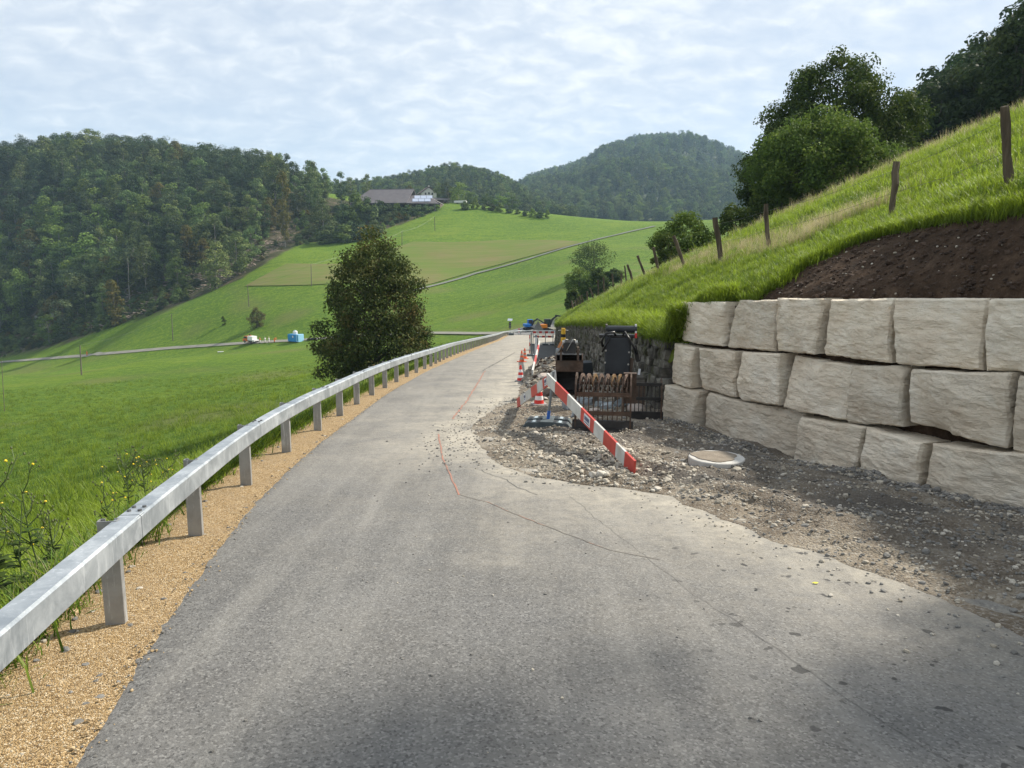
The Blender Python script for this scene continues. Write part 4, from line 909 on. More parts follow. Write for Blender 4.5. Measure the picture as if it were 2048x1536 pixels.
# ================================================================== EXCAVATOR ATTACHMENTS
M_RUST = pm('rusty_steel', [(0, (.050, .034, .025)), (.5, (.10, .065, .045)), (1, (.20, .14, .10))], 6, 7, .7, .4, 40, .3, second=(3, (.05, .045, .04), .5, .7))
M_RUSTO = pm('worn_yellow', [(0, (.24, .15, .06)), (1, (.15, .085, .05))], 9, 6, .6); M_RUSTL = pm('light_rust', [(0, (.095, .062, .046)), (1, (.21, .145, .11))], 8, 6, .75); M_DKST = pm('dark_steel', [(0, (.018, .018, .018)), (1, (.05, .047, .043))], 5, 6, .55, .3, 30, .4)
M_BLKP = pm('satin_black', [(0, (.016, .019, .022)), (1, (.034, .038, .043))], 3, 5, .45); M_HOSE = flat('rubber_hose', (.012, .012, .012), .4); M_YEL = pm('machine_yellow', [(0, (.52, .30, .02)), (1, (.66, .40, .04))], 6, 5, .5, second=(4, (.20, .14, .06), .58, .72)); M_GREYH = flat('grey_housing', (.20, .21, .22), .5, .3); M_PIN = flat('bright_pin', (.42, .41, .38), .4, .7)
M_TIM = pm('dirty_timber', [(0, (.055, .050, .042)), (1, (.15, .135, .115))], 6, 6, .9)
# skeleton bucket
rk = lhit(1205, 862); RK = thing('skeleton_bucket', 'rusty excavator skeleton bucket with curved tines standing upright on the gravel', 'bucket', rk, R(-9))
W2 = .46
path = [(-.02, .16), (-.05, .40), (-.06, .62), (-.01, .76), (.10, .86), (.20, .88), (.27, .83)]
for i in range(11):
    x = -W2+.06+(2*W2-.12)*i/10; mb = MB()
    for (a, b), (c, d) in zip(path[:-1], path[1:]): mb.beam((x, a, b), (x, c, d), .016, .035, up=(0, 1, .3))
    mb.obj('tine', M_RUST, RK)
def rib(x, yy, zz, r, w, mat, name):
    arc = [(r*math.cos(t), r*math.sin(t)) for t in np.linspace(R(215), R(-20), 9)]; inr = [(r*.9*math.cos(t)+w*.2, (r-w)*math.sin(t)-w*.35) for t in np.linspace(R(-20), R(215), 9)]
    mb = MB(); mb.prism(arc+inr, -.012, .012, 'x'); o = mb.obj(name, mat, RK, loc=(x, yy, zz)); o.rotation_euler = (0, 0, R(-14))
for i, x in enumerate(np.linspace(-W2+.1, W2-.08, 8)): rib(x, .17, .82, .14, .04, M_RUSTO if i in (2, 5, 6) else M_RUSTL, 'top_rib')
for i, x in enumerate(np.linspace(-W2+.08, W2-.06, 11)): rib(x, .0, .70, .07, .032, M_RUST, 'lower_rib')
crescent = [(-.09, .02), (-.10, .35), (-.10, .62), (-.05, .80), (.06, .92), (.20, .97), (.33, .93), (.36, .84), (.26, .86), (.14, .80), (.05, .66), (.02, .40), (.03, .02)]
for x in (-W2, W2):
    mb = MB(); mb.prism(crescent, x-.014, x+.014, 'x'); mb.obj('side_plate', M_RUST, RK)
for yy, zz, h in ((-.075, .32, .07), (-.085, .64, .07), (.10, .80, .045)):
    mb = MB(); mb.box((0, yy, zz), (2*W2-.03, .02, h)); mb.obj('cross_bar', M_RUST, RK)
mb = MB(); mb.prism([(-.06, .0), (-.10, .02), (-.07, .19), (-.03, .20), (.05, .03)], -W2-.05, W2+.05, 'x'); mb.obj('cutting_edge', M_DKST, RK)
mb = MB(); mb.box((0, -.16, .03), (2*W2+.08, .16, .05), (R(12), 0, 0)); mb.obj('lip', M_DKST, RK)
mb = MB(); mb.box((W2-.02, .30, .70), (.22, .12, .52)); mb.obj('coupler_plate', M_RUST, RK)
# second grid bucket behind
g2 = lhit(1288, 838); G2 = thing('grid_bucket', 'dark slotted bucket standing behind the skeleton bucket against the pale blocks', 'bucket', g2, R(-6))
for i in range(9):
    x = -.34+.62*i/8; mb = MB(); mb.beam((x, 0, .12), (x, .04, .68), .016, .03, up=(0, 1, 0)); mb.obj('tine', M_DKST, G2)
for x in (-.40, .32):
    mb = MB(); mb.prism([(-.06, 0), (-.08, .4), (0, .72), (.10, .80), (.20, .74), (.10, .6), (.05, .4), (.06, 0)], x-.012, x+.012, 'x'); mb.obj('side_plate', M_RUST, G2)
for zz in (.40, .68):
    mb = MB(); mb.box((-.04, .0, zz), (.72, .03, .06)); mb.obj('cross_bar', M_DKST, G2)
mb = MB(); mb.box((-.04, -.02, .07), (.80, .05, .16)); mb.obj('cutting_edge', M_DKST, G2)
# deep bucket with coupler
db = lhit(1138, 792); DB = thing('digging_bucket', 'rusty deep digging bucket standing with its dark opening towards the road', 'bucket', db, R(-3))
bw = .31
side = [(0, 0), (-.02, .55), (.0, .86), (.10, .98), (.34, .98), (.52, .72), (.58, .35), (.46, .06), (.2, -.02)]
for x in (-bw, bw):
    mb = MB(); mb.prism(side, x-.014, x+.014, 'x'); mb.obj('side_plate', M_RUST, DB)
mb = MB(); back = side[3:]+[side[0]]
for (a, b), (c, d) in zip(back[:-1], back[1:]): mb.add([(-bw, a, b), (bw, a, b), (bw, c, d), (-bw, c, d)], [(0, 1, 2, 3)])
sh = mb.obj('shell', M_DKST, DB); so = sh.modifiers.new('thick', 'SOLIDIFY'); so.thickness = .02
mb = MB(); mb.box((0, .0, .72), (2*bw-.03, .03, .26)); mb.obj('upper_plate', M_RUST, DB)
for x in (-.20, .20):
    mb = MB(); mb.prism([(-.05, .86), (.02, 1.16), (.09, 1.18), (.16, .95), (.10, .84)], x-.025, x+.025, 'x'); mb.obj('ear', M_RUST, DB)
mb = MB(); mb.cyl((-.24, .05, 1.08), (.24, .05, 1.08), .032, 10); mb.obj('pin', M_RUST, DB)
mb = MB(); mb.prism([(-.06, 1.02), (.0, 1.28), (.1, 1.34), (.2, 1.26), (.24, 1.02)], -.15, .15, 'x'); cp_ = mb.obj('quick_coupler', M_DKST, DB, bevel=.015)
for x in (-.17, .13):
    mb = MB(); mb.cyl((x, .05, 1.27), (x+.06, .05, 1.27), .055, 12); mb.obj('pin', M_PIN, cp_)
for sx in (-.16, .02):
    mb = MB(); mb.tube([(sx-.12, -.02, 1.02), (sx-.02, -.07, 1.22), (sx+.06, -.02, 1.36), (sx+.12, .04, 1.34)], .012, 6); mb.obj('hose', M_PIN, cp_, smooth=True)
mb = MB(); mb.prism([(-.05, .0), (.3, .0), (.42, .10), (.25, .10)], -.62, -.34, 'x'); mb.obj('ripper_tooth', M_RUST, DB)
# tilt bucket lying behind, dark blue-black
tb = lhit(1180, 770); TB = thing('grading_bucket', 'dark blue-black bucket lying between the digging bucket and the black attachment', 'bucket', tb+Vector((0, .6, 0)), R(20)); TB.scale = (.62, .62, .75)
mb = MB(); sd = [(0, .25), (.1, .70), (.3, .78), (.5, .6), (.55, .3), (.3, .12)]
mb.prism(sd, -.28, .28, 'x'); mb.obj('shell', M_BLKP, TB, bevel=.02); mb = MB(); mb.cyl((-.3, .3, .66), (.3, .3, .66), .05, 10); mb.obj('pin', M_RUST, TB); mb = MB(); mb.box((0, .3, .1), (.6, .5, .2)); mb.obj('skid', M_TIM, TB)
# yellow rammer
rmr = lhit(1137, 778); RMR = thing('rammer', 'yellow rammer with handlebar standing behind the digging bucket', 'rammer', rmr+Vector((.05, 3.0, -.15)), R(5))
h0 = P(1136, 655, RMR.location.y).z-RMR.location.z
mb = MB(); mb.tube([(0, 0, h0-.42), (0, 0, h0-.02)], [.07, .06], 14); mb.obj('shaft', M_YEL, RMR); mb = MB(); mb.cyl((0, 0, h0-.28), (0, 0, h0-.19), .072, 14); mb.obj('black_band', M_BLK, RMR)
mb = MB(); mb.tube([(0, 0, h0-.58), (0, 0, h0-.40)], [.17, .08], 14); mb.obj('cowl', pm('worn_orange', [(0, (.42, .16, .03)), (1, (.30, .10, .03))], 6, 5, .6), RMR); mb = MB(); mb.tube([(-.15, 0, h0-.09), (0, .02, h0-.07), (.15, 0, h0-.09)], .012, 8); mb.obj('handlebar', M_PIN, RMR)
mb = MB(); mb.box((0, 0, h0-.72), (.40, .36, .22)); mb.obj('housing', M_GREYH, RMR, bevel=.05)
mb = MB(); mb.tube([(0, 0, .12), (0, 0, h0-.8)], [.16, .2], 12); mb.obj('bellows', M_HOSE, RMR); mb = MB(); mb.box((0, -.05, .06), (.5, .6, .12)); mb.obj('foot_plate', M_DKST, RMR, bevel=.03)
# black hydraulic attachment on a timber rack
at = lhit(1236, 812); AT = thing('hydraulic_attachment', 'black hydraulic excavator attachment with hoses standing on a dark timber rack', 'attachment', at, R(-6))
AY = at.y; kz = lambda py: P(1236, py, AY).z-at.z
zt_, zm, zb_, zr0, zr1 = kz(652), kz(675), kz(748), kz(748), kz(766)
w_ = lambda px: (px-1236)/FPX*AY
mb = MB(); mb.prism([(w_(1207), zb_), (w_(1257), zb_), (w_(1260), zm+.06), (w_(1251), zm), (w_(1216), zm), (w_(1206), zm+.06)], -.12, .25, 'y'); mb.obj('housing', M_BLKP, AT, bevel=.025)
mb = MB(); mb.box((w_(1233), .05, zm+.03), (w_(1272)-w_(1196), .3, .06)); mb.obj('top_flange', M_DKST, AT, bevel=.01)
for px in (1210, 1268):
    mb = MB(); mb.prism([(-.08, zm), (.0, zt_+.02), (.06, zt_+.04), (.14, zm)], w_(px)-.02, w_(px)+.02, 'x'); mb.obj('ear', M_PIN if px > 1240 else M_TIM, AT)
mb = MB(); mb.cyl((w_(1208), .03, zt_-.07), (w_(1270), .03, zt_-.07), .075, 14); mb.obj('cross_tube', M_BLKP, AT)
mb = MB(); mb.box((w_(1268), -.10, kz(670)), (.045, .01, .10)); mb.obj('red_sticker', M_CR, AT)
mb = MB(); mb.tube([(w_(1229), -.05, zm+.02), (w_(1224), -.16, zm+.13), (w_(1208), -.2, zm+.10), (w_(1200), -.16, zm-.08), (w_(1203), -.12, kz(692))], .026, 8); mb.obj('hose', M_HOSE, AT, smooth=True)
mb = MB(); mb.tube([(w_(1241), -.05, zm+.02), (w_(1246), -.16, zm+.13), (w_(1254), -.18, zm-.0), (w_(1266), -.18, kz(695)), (w_(1269), -.15, kz(706))], .026, 8); mb.obj('hose', M_HOSE, AT, smooth=True)
mb = MB(); mb.tube([(w_(1219), -.14, zm+.06), (w_(1208), -.17, kz(690)), (w_(1202), -.14, kz(703))], .02, 8); mb.obj('hose', M_HOSE, AT, smooth=True)
mb = MB(); mb.beam((w_(1266), .0, kz(690)), (w_(1274), .0, kz(722)), .08, .08); mb.obj('side_cylinder', M_DKST, AT)
mb = MB(); mb.beam((w_(1258), -.05, zb_), (w_(1262), -.05, kz(715)), .07, .04, (0, 1, 0)); mb.obj('bracket', M_RUST, AT)
for px, py in ((1209, 700), (1255, 703), (1208, 724), (1254, 727)):
    mb = MB(); mb.cyl((w_(px), -.12, kz(py)), (w_(px), -.14, kz(py)), .02, 8); mb.obj('bolt', M_PIN, AT)
mb = MB(); mb.box((w_(1276), -.15, kz(741)), (.05, .01, .13), (0, R(8), 0)); mb.obj('tag_plate', M_STK, AT)
RKK = thing('timber_rack', 'dark timber rack under the black hydraulic attachment', 'rack', at, R(-6))
mb = MB(); mb.box((w_(1234), -.05, zr0-.05), (w_(1284)-w_(1184), .62, .07)); mb.obj('deck', M_TIM, RKK, bevel=.01)
mb = MB(); mb.box((w_(1234), -.34, zr0-.12), (w_(1286)-w_(1182), .06, .09)); mb.obj('front_beam', M_TIM, RKK, bevel=.01)
mb = MB(); mb.box((w_(1278), -.22, zr0/2-.1), (.2, .2, zr0-.1)); mb.obj('leg', M_RUST, RKK, bevel=.02)
for px in (1190, 1234):
    mb = MB(); mb.box((w_(px), .1, zr0/2-.08), (.12, .12, zr0-.12)); mb.obj('leg', M_TIM, RKK)
# broken stones lying under the skeleton bucket
M_BST = pm('blue_grey_stone', [(0, (.16, .19, .20)), (1, (.34, .38, .40))], 4, 6, .7, .5, 30); M_PST = pm('pale_stone', [(0, (.34, .29, .25)), (1, (.48, .42, .37))], 4, 6, .8, .5, 30)
RB = rock_meshes(4, M_BST, .5, 3, 'broken_stone')+rock_meshes(2, M_PST, .45, 4, 'pale_broken_stone')
for i, (px, py, s, v) in enumerate(((1140, 812, .30, 0), (1165, 800, .22, 1), (1180, 803, .26, 2), (1200, 806, .2, 3), (1215, 812, .24, 0), (1240, 808, .26, 1), (1262, 806, .2, 2), (1273, 818, .32, 4), (1190, 822, .2, 5), (1152, 826, .16, 1))):
    p = lhit(px, py+6); o = mkobj('broken_stone', RB[v], None); o.location = p+Vector((0, 0, s*.22)); o.scale = (s, s*.8, s*.65); o.rotation_euler = (random.uniform(-.3, .3), random.uniform(-.3, .3), random.uniform(0, 3))
    tag(o, 'blue-grey broken stone lying behind the skeleton bucket' if v < 4 else 'pale broken stone lying behind the skeleton bucket', 'stone', 'broken stones behind the skeleton bucket' if v < 4 else 'pale stones behind the skeleton bucket')
for i, (px, py, s) in enumerate(((1098, 757, .34), (1110, 770, .3), (1085, 800, .2), (1060, 792, .22))):
    p = lhit(px, py); o = mkobj('flat_slab', RB[5], None); o.location = p+Vector((0, 0, .05)); o.scale = (s*1.5, s, s*.3); o.rotation_euler = (.2, .1, i*.9)
    tag(o, 'flat grey slab of broken concrete beside the spoil heap', 'slab', 'slabs beside the spoil heap')
# ================================================================== EXCAVATORS FAR DOWN THE ROAD
M_EXB = flat('excavator_blue', (.02, .16, .50), .35); M_EXO = flat('excavator_orange', (.62, .20, .02), .4); M_GLS = flat('cab_glass', (.04, .06, .07), .1, .2)
def excavator(loc, rz, body, label, sc=1., boom_up=1.):
    t = thing('excavator', label, 'excavator', loc, rz); t.scale = (sc,)*3
    for sx in (-.72, .72):
        mb = MB(); mb.prism([(-1.2, .18), (-1.05, .02), (1.05, .02), (1.2, .18), (1.2, .42), (1.05, .58), (-1.05, .58), (-1.2, .42)], sx-.2, sx+.2, 'x'); mb.obj('track', M_HOSE, t, bevel=.03)
    mb = MB(); mb.box((0, 0, .62), (.9, 1.0, .25)); mb.obj('undercarriage', M_DKST, t)
    mb = MB(); mb.box((0, -.55, 1.12), (1.8, 1.3, .72)); mb.obj('engine_house', body, t, bevel=.12)
    mb = MB(); mb.box((-.42, .35, 1.62), (.9, 1.15, 1.55)); cb = mb.obj('cab', body if boom_up < 0 else M_BLKP, t, bevel=.1)
    mb = MB(); mb.box((-.42, .35, 1.85), (.94, .9, .85)); mb.obj('window', M_GLS, cb); mb = MB(); mb.box((-.42, .94, 1.8), (.72, .04, 1.0)); mb.obj('window', M_GLS, cb)
    a, b, c = Vector((.25, .6, 1.1)), Vector((.3, 2.0, 3.0 if boom_up > 0 else 2.5)), Vector((.3, 3.7, 2.75 if boom_up > 0 else 1.4))
    k = a.lerp(b, .55)+Vector((0, -.25, .25))
    mb = MB(); mb.beam(a, k, .26, .34); mb.beam(k, b, .24, .30); mb.obj('boom', M_BLKP, t, bevel=.03)
    mb = MB(); mb.beam(b-Vector((0, .35, -.1)), c, .2, .26); mb.obj('arm', M_BLKP, t, bevel=.03)
    mb = MB(); mb.cyl(a.lerp(k, .3)+Vector((0, .2, -.1)), k.lerp(b, .5)+Vector((0, .1, -.2)), .07, 8); mb.obj('cylinder', M_PIN, t)
    mb = MB(); mb.prism([(-.3, 0), (.25, .1), (.3, -.45), (-.05, -.7), (-.4, -.4)], -.3, .3, 'x'); mb.obj('bucket', M_DKST, t, loc=c)
    return t
def glane(px, py): return ghit(px, py, lambda x, y: np.maximum(zr(np.minimum(y, 160))+.05, ground(x, y)), 60, 400)
ex1 = P(1058, 665, 141); ex1.z = max(float(zr(141)), gz(ex1.x, 141))+.08
excavator(ex1, R(-75), M_EXB, 'small blue excavator parked where the road bends', .82, -1)
ex2 = P(1092, 666, 137); ex2.z = max(float(zr(137)), gz(ex2.x, 137))+.08
excavator(ex2, R(-80), M_EXO, 'orange excavator with raised black boom beside the blue one', .95, 1)
# ================================================================== WORK TRUCK, WORKERS AND CONTAINER DOWN IN THE VALLEY
M_TRO = flat('truck_orange', (.62, .14, .03), .4); M_TRW = flat('truck_white', (.72, .72, .70), .45)
tk = ghit(502, 687); tk.z = gz(tk.x, tk.y)+.25
_a = ghit(450, 689.5); _b = ghit(560, 683.5); rdir = math.atan2(_b.y-_a.y, _b.x-_a.x)
TK = thing('works_truck', 'orange works truck with white box body on the valley lane', 'truck', tk, rdir)
mb = MB(); mb.prism([(-2.9, .45), (-2.9, 1.15), (-2.6, 1.3), (-2.1, 2.1), (-.6, 2.15), (-.6, .45)], -.95, .95, 'y'); cabo = mb.obj('cab', M_TRO, TK, bevel=.06)
mb = MB(); mb.prism([(-2.5, 1.38), (-2.06, 2.0), (-.75, 2.02), (-.75, 1.38)], -.97, .97, 'y'); mb.obj('window', M_GLS, cabo)
mb = MB(); mb.box((.75, 0, 1.5), (2.3, 2.0, 1.4)); mb.obj('box_body', M_TRW, TK, bevel=.05); mb = MB(); mb.box((2.3, 0, .85), (1.1, 1.9, .5)); mb.obj('tail_bed', M_TRW, TK); mb = MB(); mb.box((.6, 0, .6), (5.2, 1.2, .25)); mb.obj('chassis', M_DKST, TK)
for x in (-1.9, 1.0):
    for yy in (-.9, .9):
        mb = MB(); mb.cyl((x, yy-.12, .42), (x, yy+.12, .42), .42, 16); wh = mb.obj('wheel', M_HOSE, TK); mb = MB(); mb.cyl((x, yy-.14, .42), (x, yy+.14, .42), .2, 12); mb.obj('rim', M_GREYH, wh)
for x, c, h in ((-1.0, M_TRO, .25), (-.6, M_BLK, .6), (-.2, M_TRO, .3)):
    mb = MB(); mb.box((x, .2, 2.15+h/2), (.22, .3, h)); mb.obj('beacon', c, TK, bevel=.03)
ct = ghit(592, 684); ct.z = gz(ct.x, ct.y)+.2
CT = thing('site_container', 'bright blue site container beside the valley lane', 'container', ct, rdir)
M_CTB = pm('container_blue', [(0, (.02, .22, .52)), (1, (.03, .30, .62))], 2, 3, .5); M_CTL = flat('container_light_blue', (.30, .58, .80), .5)
mb = MB()
for i in range(12):
    mb.box((-2.3+.32*i, 0, 1.1), (.26, 2.1, 2.1))
mb.box((-.54, 0, 1.1), (3.8, 2.0, 2.2)); mb.obj('body', M_CTB, CT)
mb = MB(); mb.box((1.9, 0, 1.15), (1.0, 2.16, 2.3)); mb.obj('light_end', M_CTL, CT, bevel=.03); mb = MB(); mb.box((2.0, -1.1, 1.2), (.4, .03, 1.7)); mb.obj('door', M_CTB, CT); mb = MB(); mb.box((-.1, -1.1, 1.5), (.5, .04, .6)); mb.obj('notice', M_TRW, CT)
mb = MB(); mb.tube([(0, 0, 2.2), (0, 0, 3.0), (0, 0, 3.25), (0, 0, 3.3)], [.7, .7, .5, .2], 16); tkk = mb.obj('water_tank', M_TRW, CT, loc=(-.3, .1, 0)); mb = MB(); mb.cyl((0, 0, 3.3), (0, 0, 3.42), .25, 12); mb.obj('lid', M_CTL, tkk, loc=(0, 0, 0))
M_SKIN = flat('skin', (.45, .28, .20), .6); M_HVO = flat('hi_vis_orange', (.75, .20, .03), .6); M_HVW = flat('work_white', (.70, .68, .64), .7); M_DKT = flat('dark_cloth', (.05, .05, .06), .8); M_HAIR = flat('dark_hair', (.03, .022, .016), .7)
def person(px, py, bend, top, bot, label, rz, loc=None):
    g = loc or ghit(px, py); g.z = gz(g.x, g.y)+.22
    t = thing('person', label, 'person', g, rz, None)
    hip = Vector((0, 0, .92)); lean = Vector((0, math.sin(bend), math.cos(bend)))
    neck = hip+lean*.56; head = neck+lean*.2
    sh = [neck+Vector((s*.2, 0, -.03)) for s in (-1, 1)]
    J = [hip, hip+lean*.28, neck, head, head+lean*.1]; E = [(0, 1), (1, 2), (2, 3), (3, 4)]; Rr = [.14, .15, .08, .1, .07]
    for s in (-1, 1):
        b0 = len(J); e1 = neck+Vector((s*.24, .05+.15*math.sin(bend), -.30)); h1 = e1+Vector((0, .22, -.12-.1*math.sin(bend)))
        J += [neck+Vector((s*.2, 0, -.05)), e1, h1, h1+Vector((0, .08, -.03))]; Rr += [.07, .052, .042, .035]; E += [(2, b0), (b0, b0+1), (b0+1, b0+2), (b0+2, b0+3)]
    for s in (-1, 1):
        b0 = len(J); J += [Vector((s*.11, 0, .86)), Vector((s*.13, .05, .48)), Vector((s*.14, s*.06, .08)), Vector((s*.14, s*.06+.16, .05))]; Rr += [.1, .075, .055, .045]; E += [(0, b0), (b0, b0+1), (b0+1, b0+2), (b0+2, b0+3)]
    me = bpy.data.meshes.new('body'); me.from_pydata([tuple(j) for j in J], E, []); o = mkobj('body', me, t)
    md = o.modifiers.new('skin', 'SKIN'); sv = me.skin_vertices[0].data
    for i, r_ in enumerate(Rr): sv[i].radius = (r_, r_)
    sv[0].use_root = True; sb = o.modifiers.new('sub', 'SUBSURF'); sb.levels = 1; sb.render_levels = 1
    me.materials.append(M_SKIN)
    # clothing shells
    mb = MB(); mb.tube([hip-Vector((0, 0, .02)), hip+lean*.3, neck-lean*.02], [.20, .22, .15], 12); mb.obj('jacket', top, t, smooth=True)
    for s in (-1, 1):
        i0 = 5+(0 if s < 0 else 4); mb = MB(); mb.tube([J[i0], J[i0+1], J[i0+2]], [.095, .075, .06], 8); mb.obj('sleeve', top, t, smooth=True)
        i1 = 13+(0 if s < 0 else 4); mb = MB(); mb.tube([J[i1]+Vector((0, 0, .08)), J[i1+1], J[i1+2]], [.135, .105, .085], 8); mb.obj('trouser_leg', bot, t, smooth=True)
        mb = MB(); mb.box(J[i1+3]+Vector((0, -.06, -.0)), (.11, .28, .1)); mb.obj('boot', M_DKT, t, bevel=.03)
    mb = MB(); mb.tube([head+lean*.03, head+lean*.12, head+lean*.15], [.125, .11, .05], 12); mb.obj('helmet', top if top is M_HVO else M_TRW, t, smooth=True)
    return t
person(520, 687.5, .05, M_HVO, M_HVW, 'worker in orange top and white trousers standing behind the truck', rdir)
person(530.5, 687, .0, M_HVW, M_HVW, 'worker in pale clothes just behind the one in orange and white', rdir+1.6)
person(538.5, 686.5, .1, M_HVW, M_HVW, 'worker in pale clothes between the bending worker and the truck', rdir+2)
person(549, 685.5, .9, M_HVO, M_HVO, 'worker in orange bending over near the blue container', rdir-1.4)
person(174, 712, .05, M_HVO, M_HVO, 'lone worker in orange on the valley lane by the wooded hill', rdir)
# orange and white trestle by the workers is part of the truck bed; pile of hoses right of the container
mb = MB(); hp = ghit(623, 681); 
for k in range(3): mb.tube([hp+Vector((math.cos(a)*(1.4-.3*k)+k*.4, math.sin(a)*.8, .3+.2*k)) for a in np.linspace(0, 5.6, 14)], .12, 6)
tag(mb.obj('hose_coil', M_HOSE), 'dark coiled pipe on the ground beside the blue container', 'pipe')
mb = MB(); q = ghit(441, 705); mb.cyl(q+Vector((-.9, 0, .15)), q+Vector((.9, .3, .2)), .18, 8); tag(mb.obj('white_pipe', M_TRW), 'short white pipe lying in the meadow below the lane', 'pipe')
# ================================================================== POLES
M_POLE = pm('pole_wood', [(0, (.10, .085, .065)), (1, (.18, .155, .12))], 3, 4, .9)
POLES = [((160, 691), (163, 750)), ((343, 628), (346, 681)), ((495, 571), (498, 613)), ((622, 529), (623, 572)), ((804, 463), (804, 492)), ((869, 433), (870, 461)), ((3, 720), (9, 823)), ((896, 383), (897, 408))]
_ptops = []
for i, (tp, bs) in enumerate(POLES):
    b = ghit(*bs); t = P(*tp, b.y); h = (t-b).length
    o = thing('utility_pole', ('weathered wooden line pole below the valley lane', 'weathered wooden line pole just above the lane in the meadow', 'wooden line pole above the lone meadow tree', 'wooden line pole standing in the brown field', 'thin line pole on the green slope under the hedge', 'thin line pole on the green slope below the farm', 'short fence-line pole in the near meadow left of the guardrail', 'tall thin pole beside the farmhouse')[i], 'pole', b)
    r0 = .16 if i not in (6,) else .05
    mb = MB(); mb.tube([(0, 0, -.3), (t-b)*.5, t-b], [r0, r0*.85, r0*.7], 8); mb.obj('pole', M_POLE, o)
    mb = MB(); mb.cyl((t-b)*.97+Vector((-.12, 0, 0)), (t-b)*.97+Vector((.12, 0, .0)), .05, 6); mb.obj('insulator', M_PIN, o)
    _ptops.append(t)
wr = MB(); seq = [0, 1, 2, 3, 4, 5, 7]
for a, b in zip(seq[:-1], seq[1:]):
    A, B = _ptops[a], _ptops[b]; wr.tube([A.lerp(B, k/6)-Vector((0, 0, 1.2*4*(k/6)*(1-k/6))) for k in range(7)], .018, 4)
tag(wr.obj('overhead_cable', M_WIRE), 'thin overhead cable between the line poles', 'cable')
# ================================================================== FARM ON THE FAR HILL
M_ROOF = pm('grey_brown_roof', [(0, (.085, .075, .078)), (1, (.125, .11, .11))], .4, 4, .6); M_WALLD = flat('dark_barn_boards', (.10, .075, .055), .85); M_WALLB = flat('barn_side', (.20, .20, .20), .8); M_HOUSE = flat('white_render', (.62, .60, .56), .8); M_TILE = pm('brown_tiles', [(0, (.075, .042, .032)), (1, (.12, .07, .05))], 1, 4, .7); M_PV = flat('solar_glass', (.40, .45, .55), .12, .2); M_WIN = flat('dark_window', (.03, .035, .04), .2)
fb = ghit(800, 418); FB = 430.
bl = P(705, 412, FB); br = P(882, 414, FB-6)
bz = min(gz(bl.x, bl.y), gz(br.x, br.y), P(800, 419, FB).z)
BA = thing('barn', 'large low barn with grey roof and solar panels at the wood edge', 'barn', ((bl.x+br.x)/2, FB, bz), math.atan2(br.y-bl.y, br.x-bl.x))
Lb = (br-bl).length/2; ev = P(800, 405, FB-8).z-bz; rg = P(770, 379, FB+10).z-bz; rg2 = P(830, 390, FB+4).z-bz
xs = Lb*.28
mb = MB(); mb.box((-Lb*.35, 11, ev/2), (Lb*1.2, 12, ev)); mb.obj('back_wall', M_WALLD, BA); mb = MB(); mb.box((Lb*.5, 6, ev/2-.1), (Lb*.9, 8, ev-.2)); mb.obj('side_wall', M_WALLD, BA)
mb = MB(); mb.add([(-Lb, -6, ev), (xs, -6, ev), (xs, 10, rg), (-Lb*.75, 10, rg)], [(0, 1, 2, 3)]); mb.add([(-Lb*.75, 10, rg), (xs, 10, rg), (xs, 22, ev), (-Lb, 22, ev)], [(0, 1, 2, 3)])
rfo = mb.obj('roof', M_ROOF, BA); q = rfo.modifiers.new('t', 'SOLIDIFY'); q.thickness = .5
mb = MB(); mb.add([(xs-.2, -6.3, ev-.2), (Lb, -6.3, ev-.6), (Lb*.62, 6, rg2), (xs-.2, 6, rg2)], [(0, 1, 2, 3)]); mb.add([(xs-.2, 6, rg2), (Lb*.62, 6, rg2), (Lb, 13, ev-.5), (xs-.2, 13, ev-.5)], [(0, 1, 2, 3)])
rf2 = mb.obj('roof', M_ROOF, BA); q = rf2.modifiers.new('t', 'SOLIDIFY'); q.thickness = .5
mb = MB(); mb.add([(-Lb, -6, ev), (-Lb*.75, 10, rg), (-Lb, 22, ev), (-Lb, 22, 0), (-Lb, -6, 0)], [(0, 1, 2, 3, 4)]); mb.obj('gable_wall', M_WALLB, BA)
for i in range(3):
    for j in range(2):
        y0 = -4.6+4.6*j; f = (y0+6.3)/12.3; x0 = xs+3.2+2*j*.0+3.4*i-.4; u = lambda yy: ev-.4+(rg2-ev+.4)*((yy+6.3)/12.3)+.35
        mb = MB(); mb.add([(x0, y0, u(y0)), (x0+3.2, y0, u(y0)), (x0+3.2-1., y0+4.3, u(y0+4.3)), (x0-1., y0+4.3, u(y0+4.3))], [(0, 1, 2, 3)]); mb.obj('solar_panel', M_PV, rf2)
for i in range(8):
    mb = MB(); mb.box((-Lb*.5+i*Lb*.2, -5.4, ev/2), (.35, .35, ev)); mb.obj('post', M_WALLB, BA)
hs = P(858, 392, 462); hz_ = P(858, 398, 462).z-1; HO = thing('farmhouse', 'white gabled farmhouse with brown tiled roof behind the barn', 'house', (hs.x, hs.y, hz_), R(18))
hw = 4.6; he = P(858, 386, 462).z-hz_; hr = P(858, 374, 462).z-hz_
mb = MB(); mb.prism([(-hw, 0), (hw, 0), (hw, he), (0, hr-.3), (-hw, he)], 0, 12, 'y'); mb.obj('wall', M_HOUSE, HO)
for s in (-1, 1):
    mb = MB(); mb.add([(s*(hw+.7), -.6, he-.5), (0, -.6, hr), (0, 12.6, hr), (s*(hw+.7), 12.6, he-.5)], [(0, 1, 2, 3)]); rf = mb.obj('roof', M_TILE, HO); q = rf.modifiers.new('t', 'SOLIDIFY'); q.thickness = .3
mb = MB(); mb.box((1, 5, hr+.4), (.8, .8, 1.8)); mb.obj('chimney', M_HOUSE, HO)
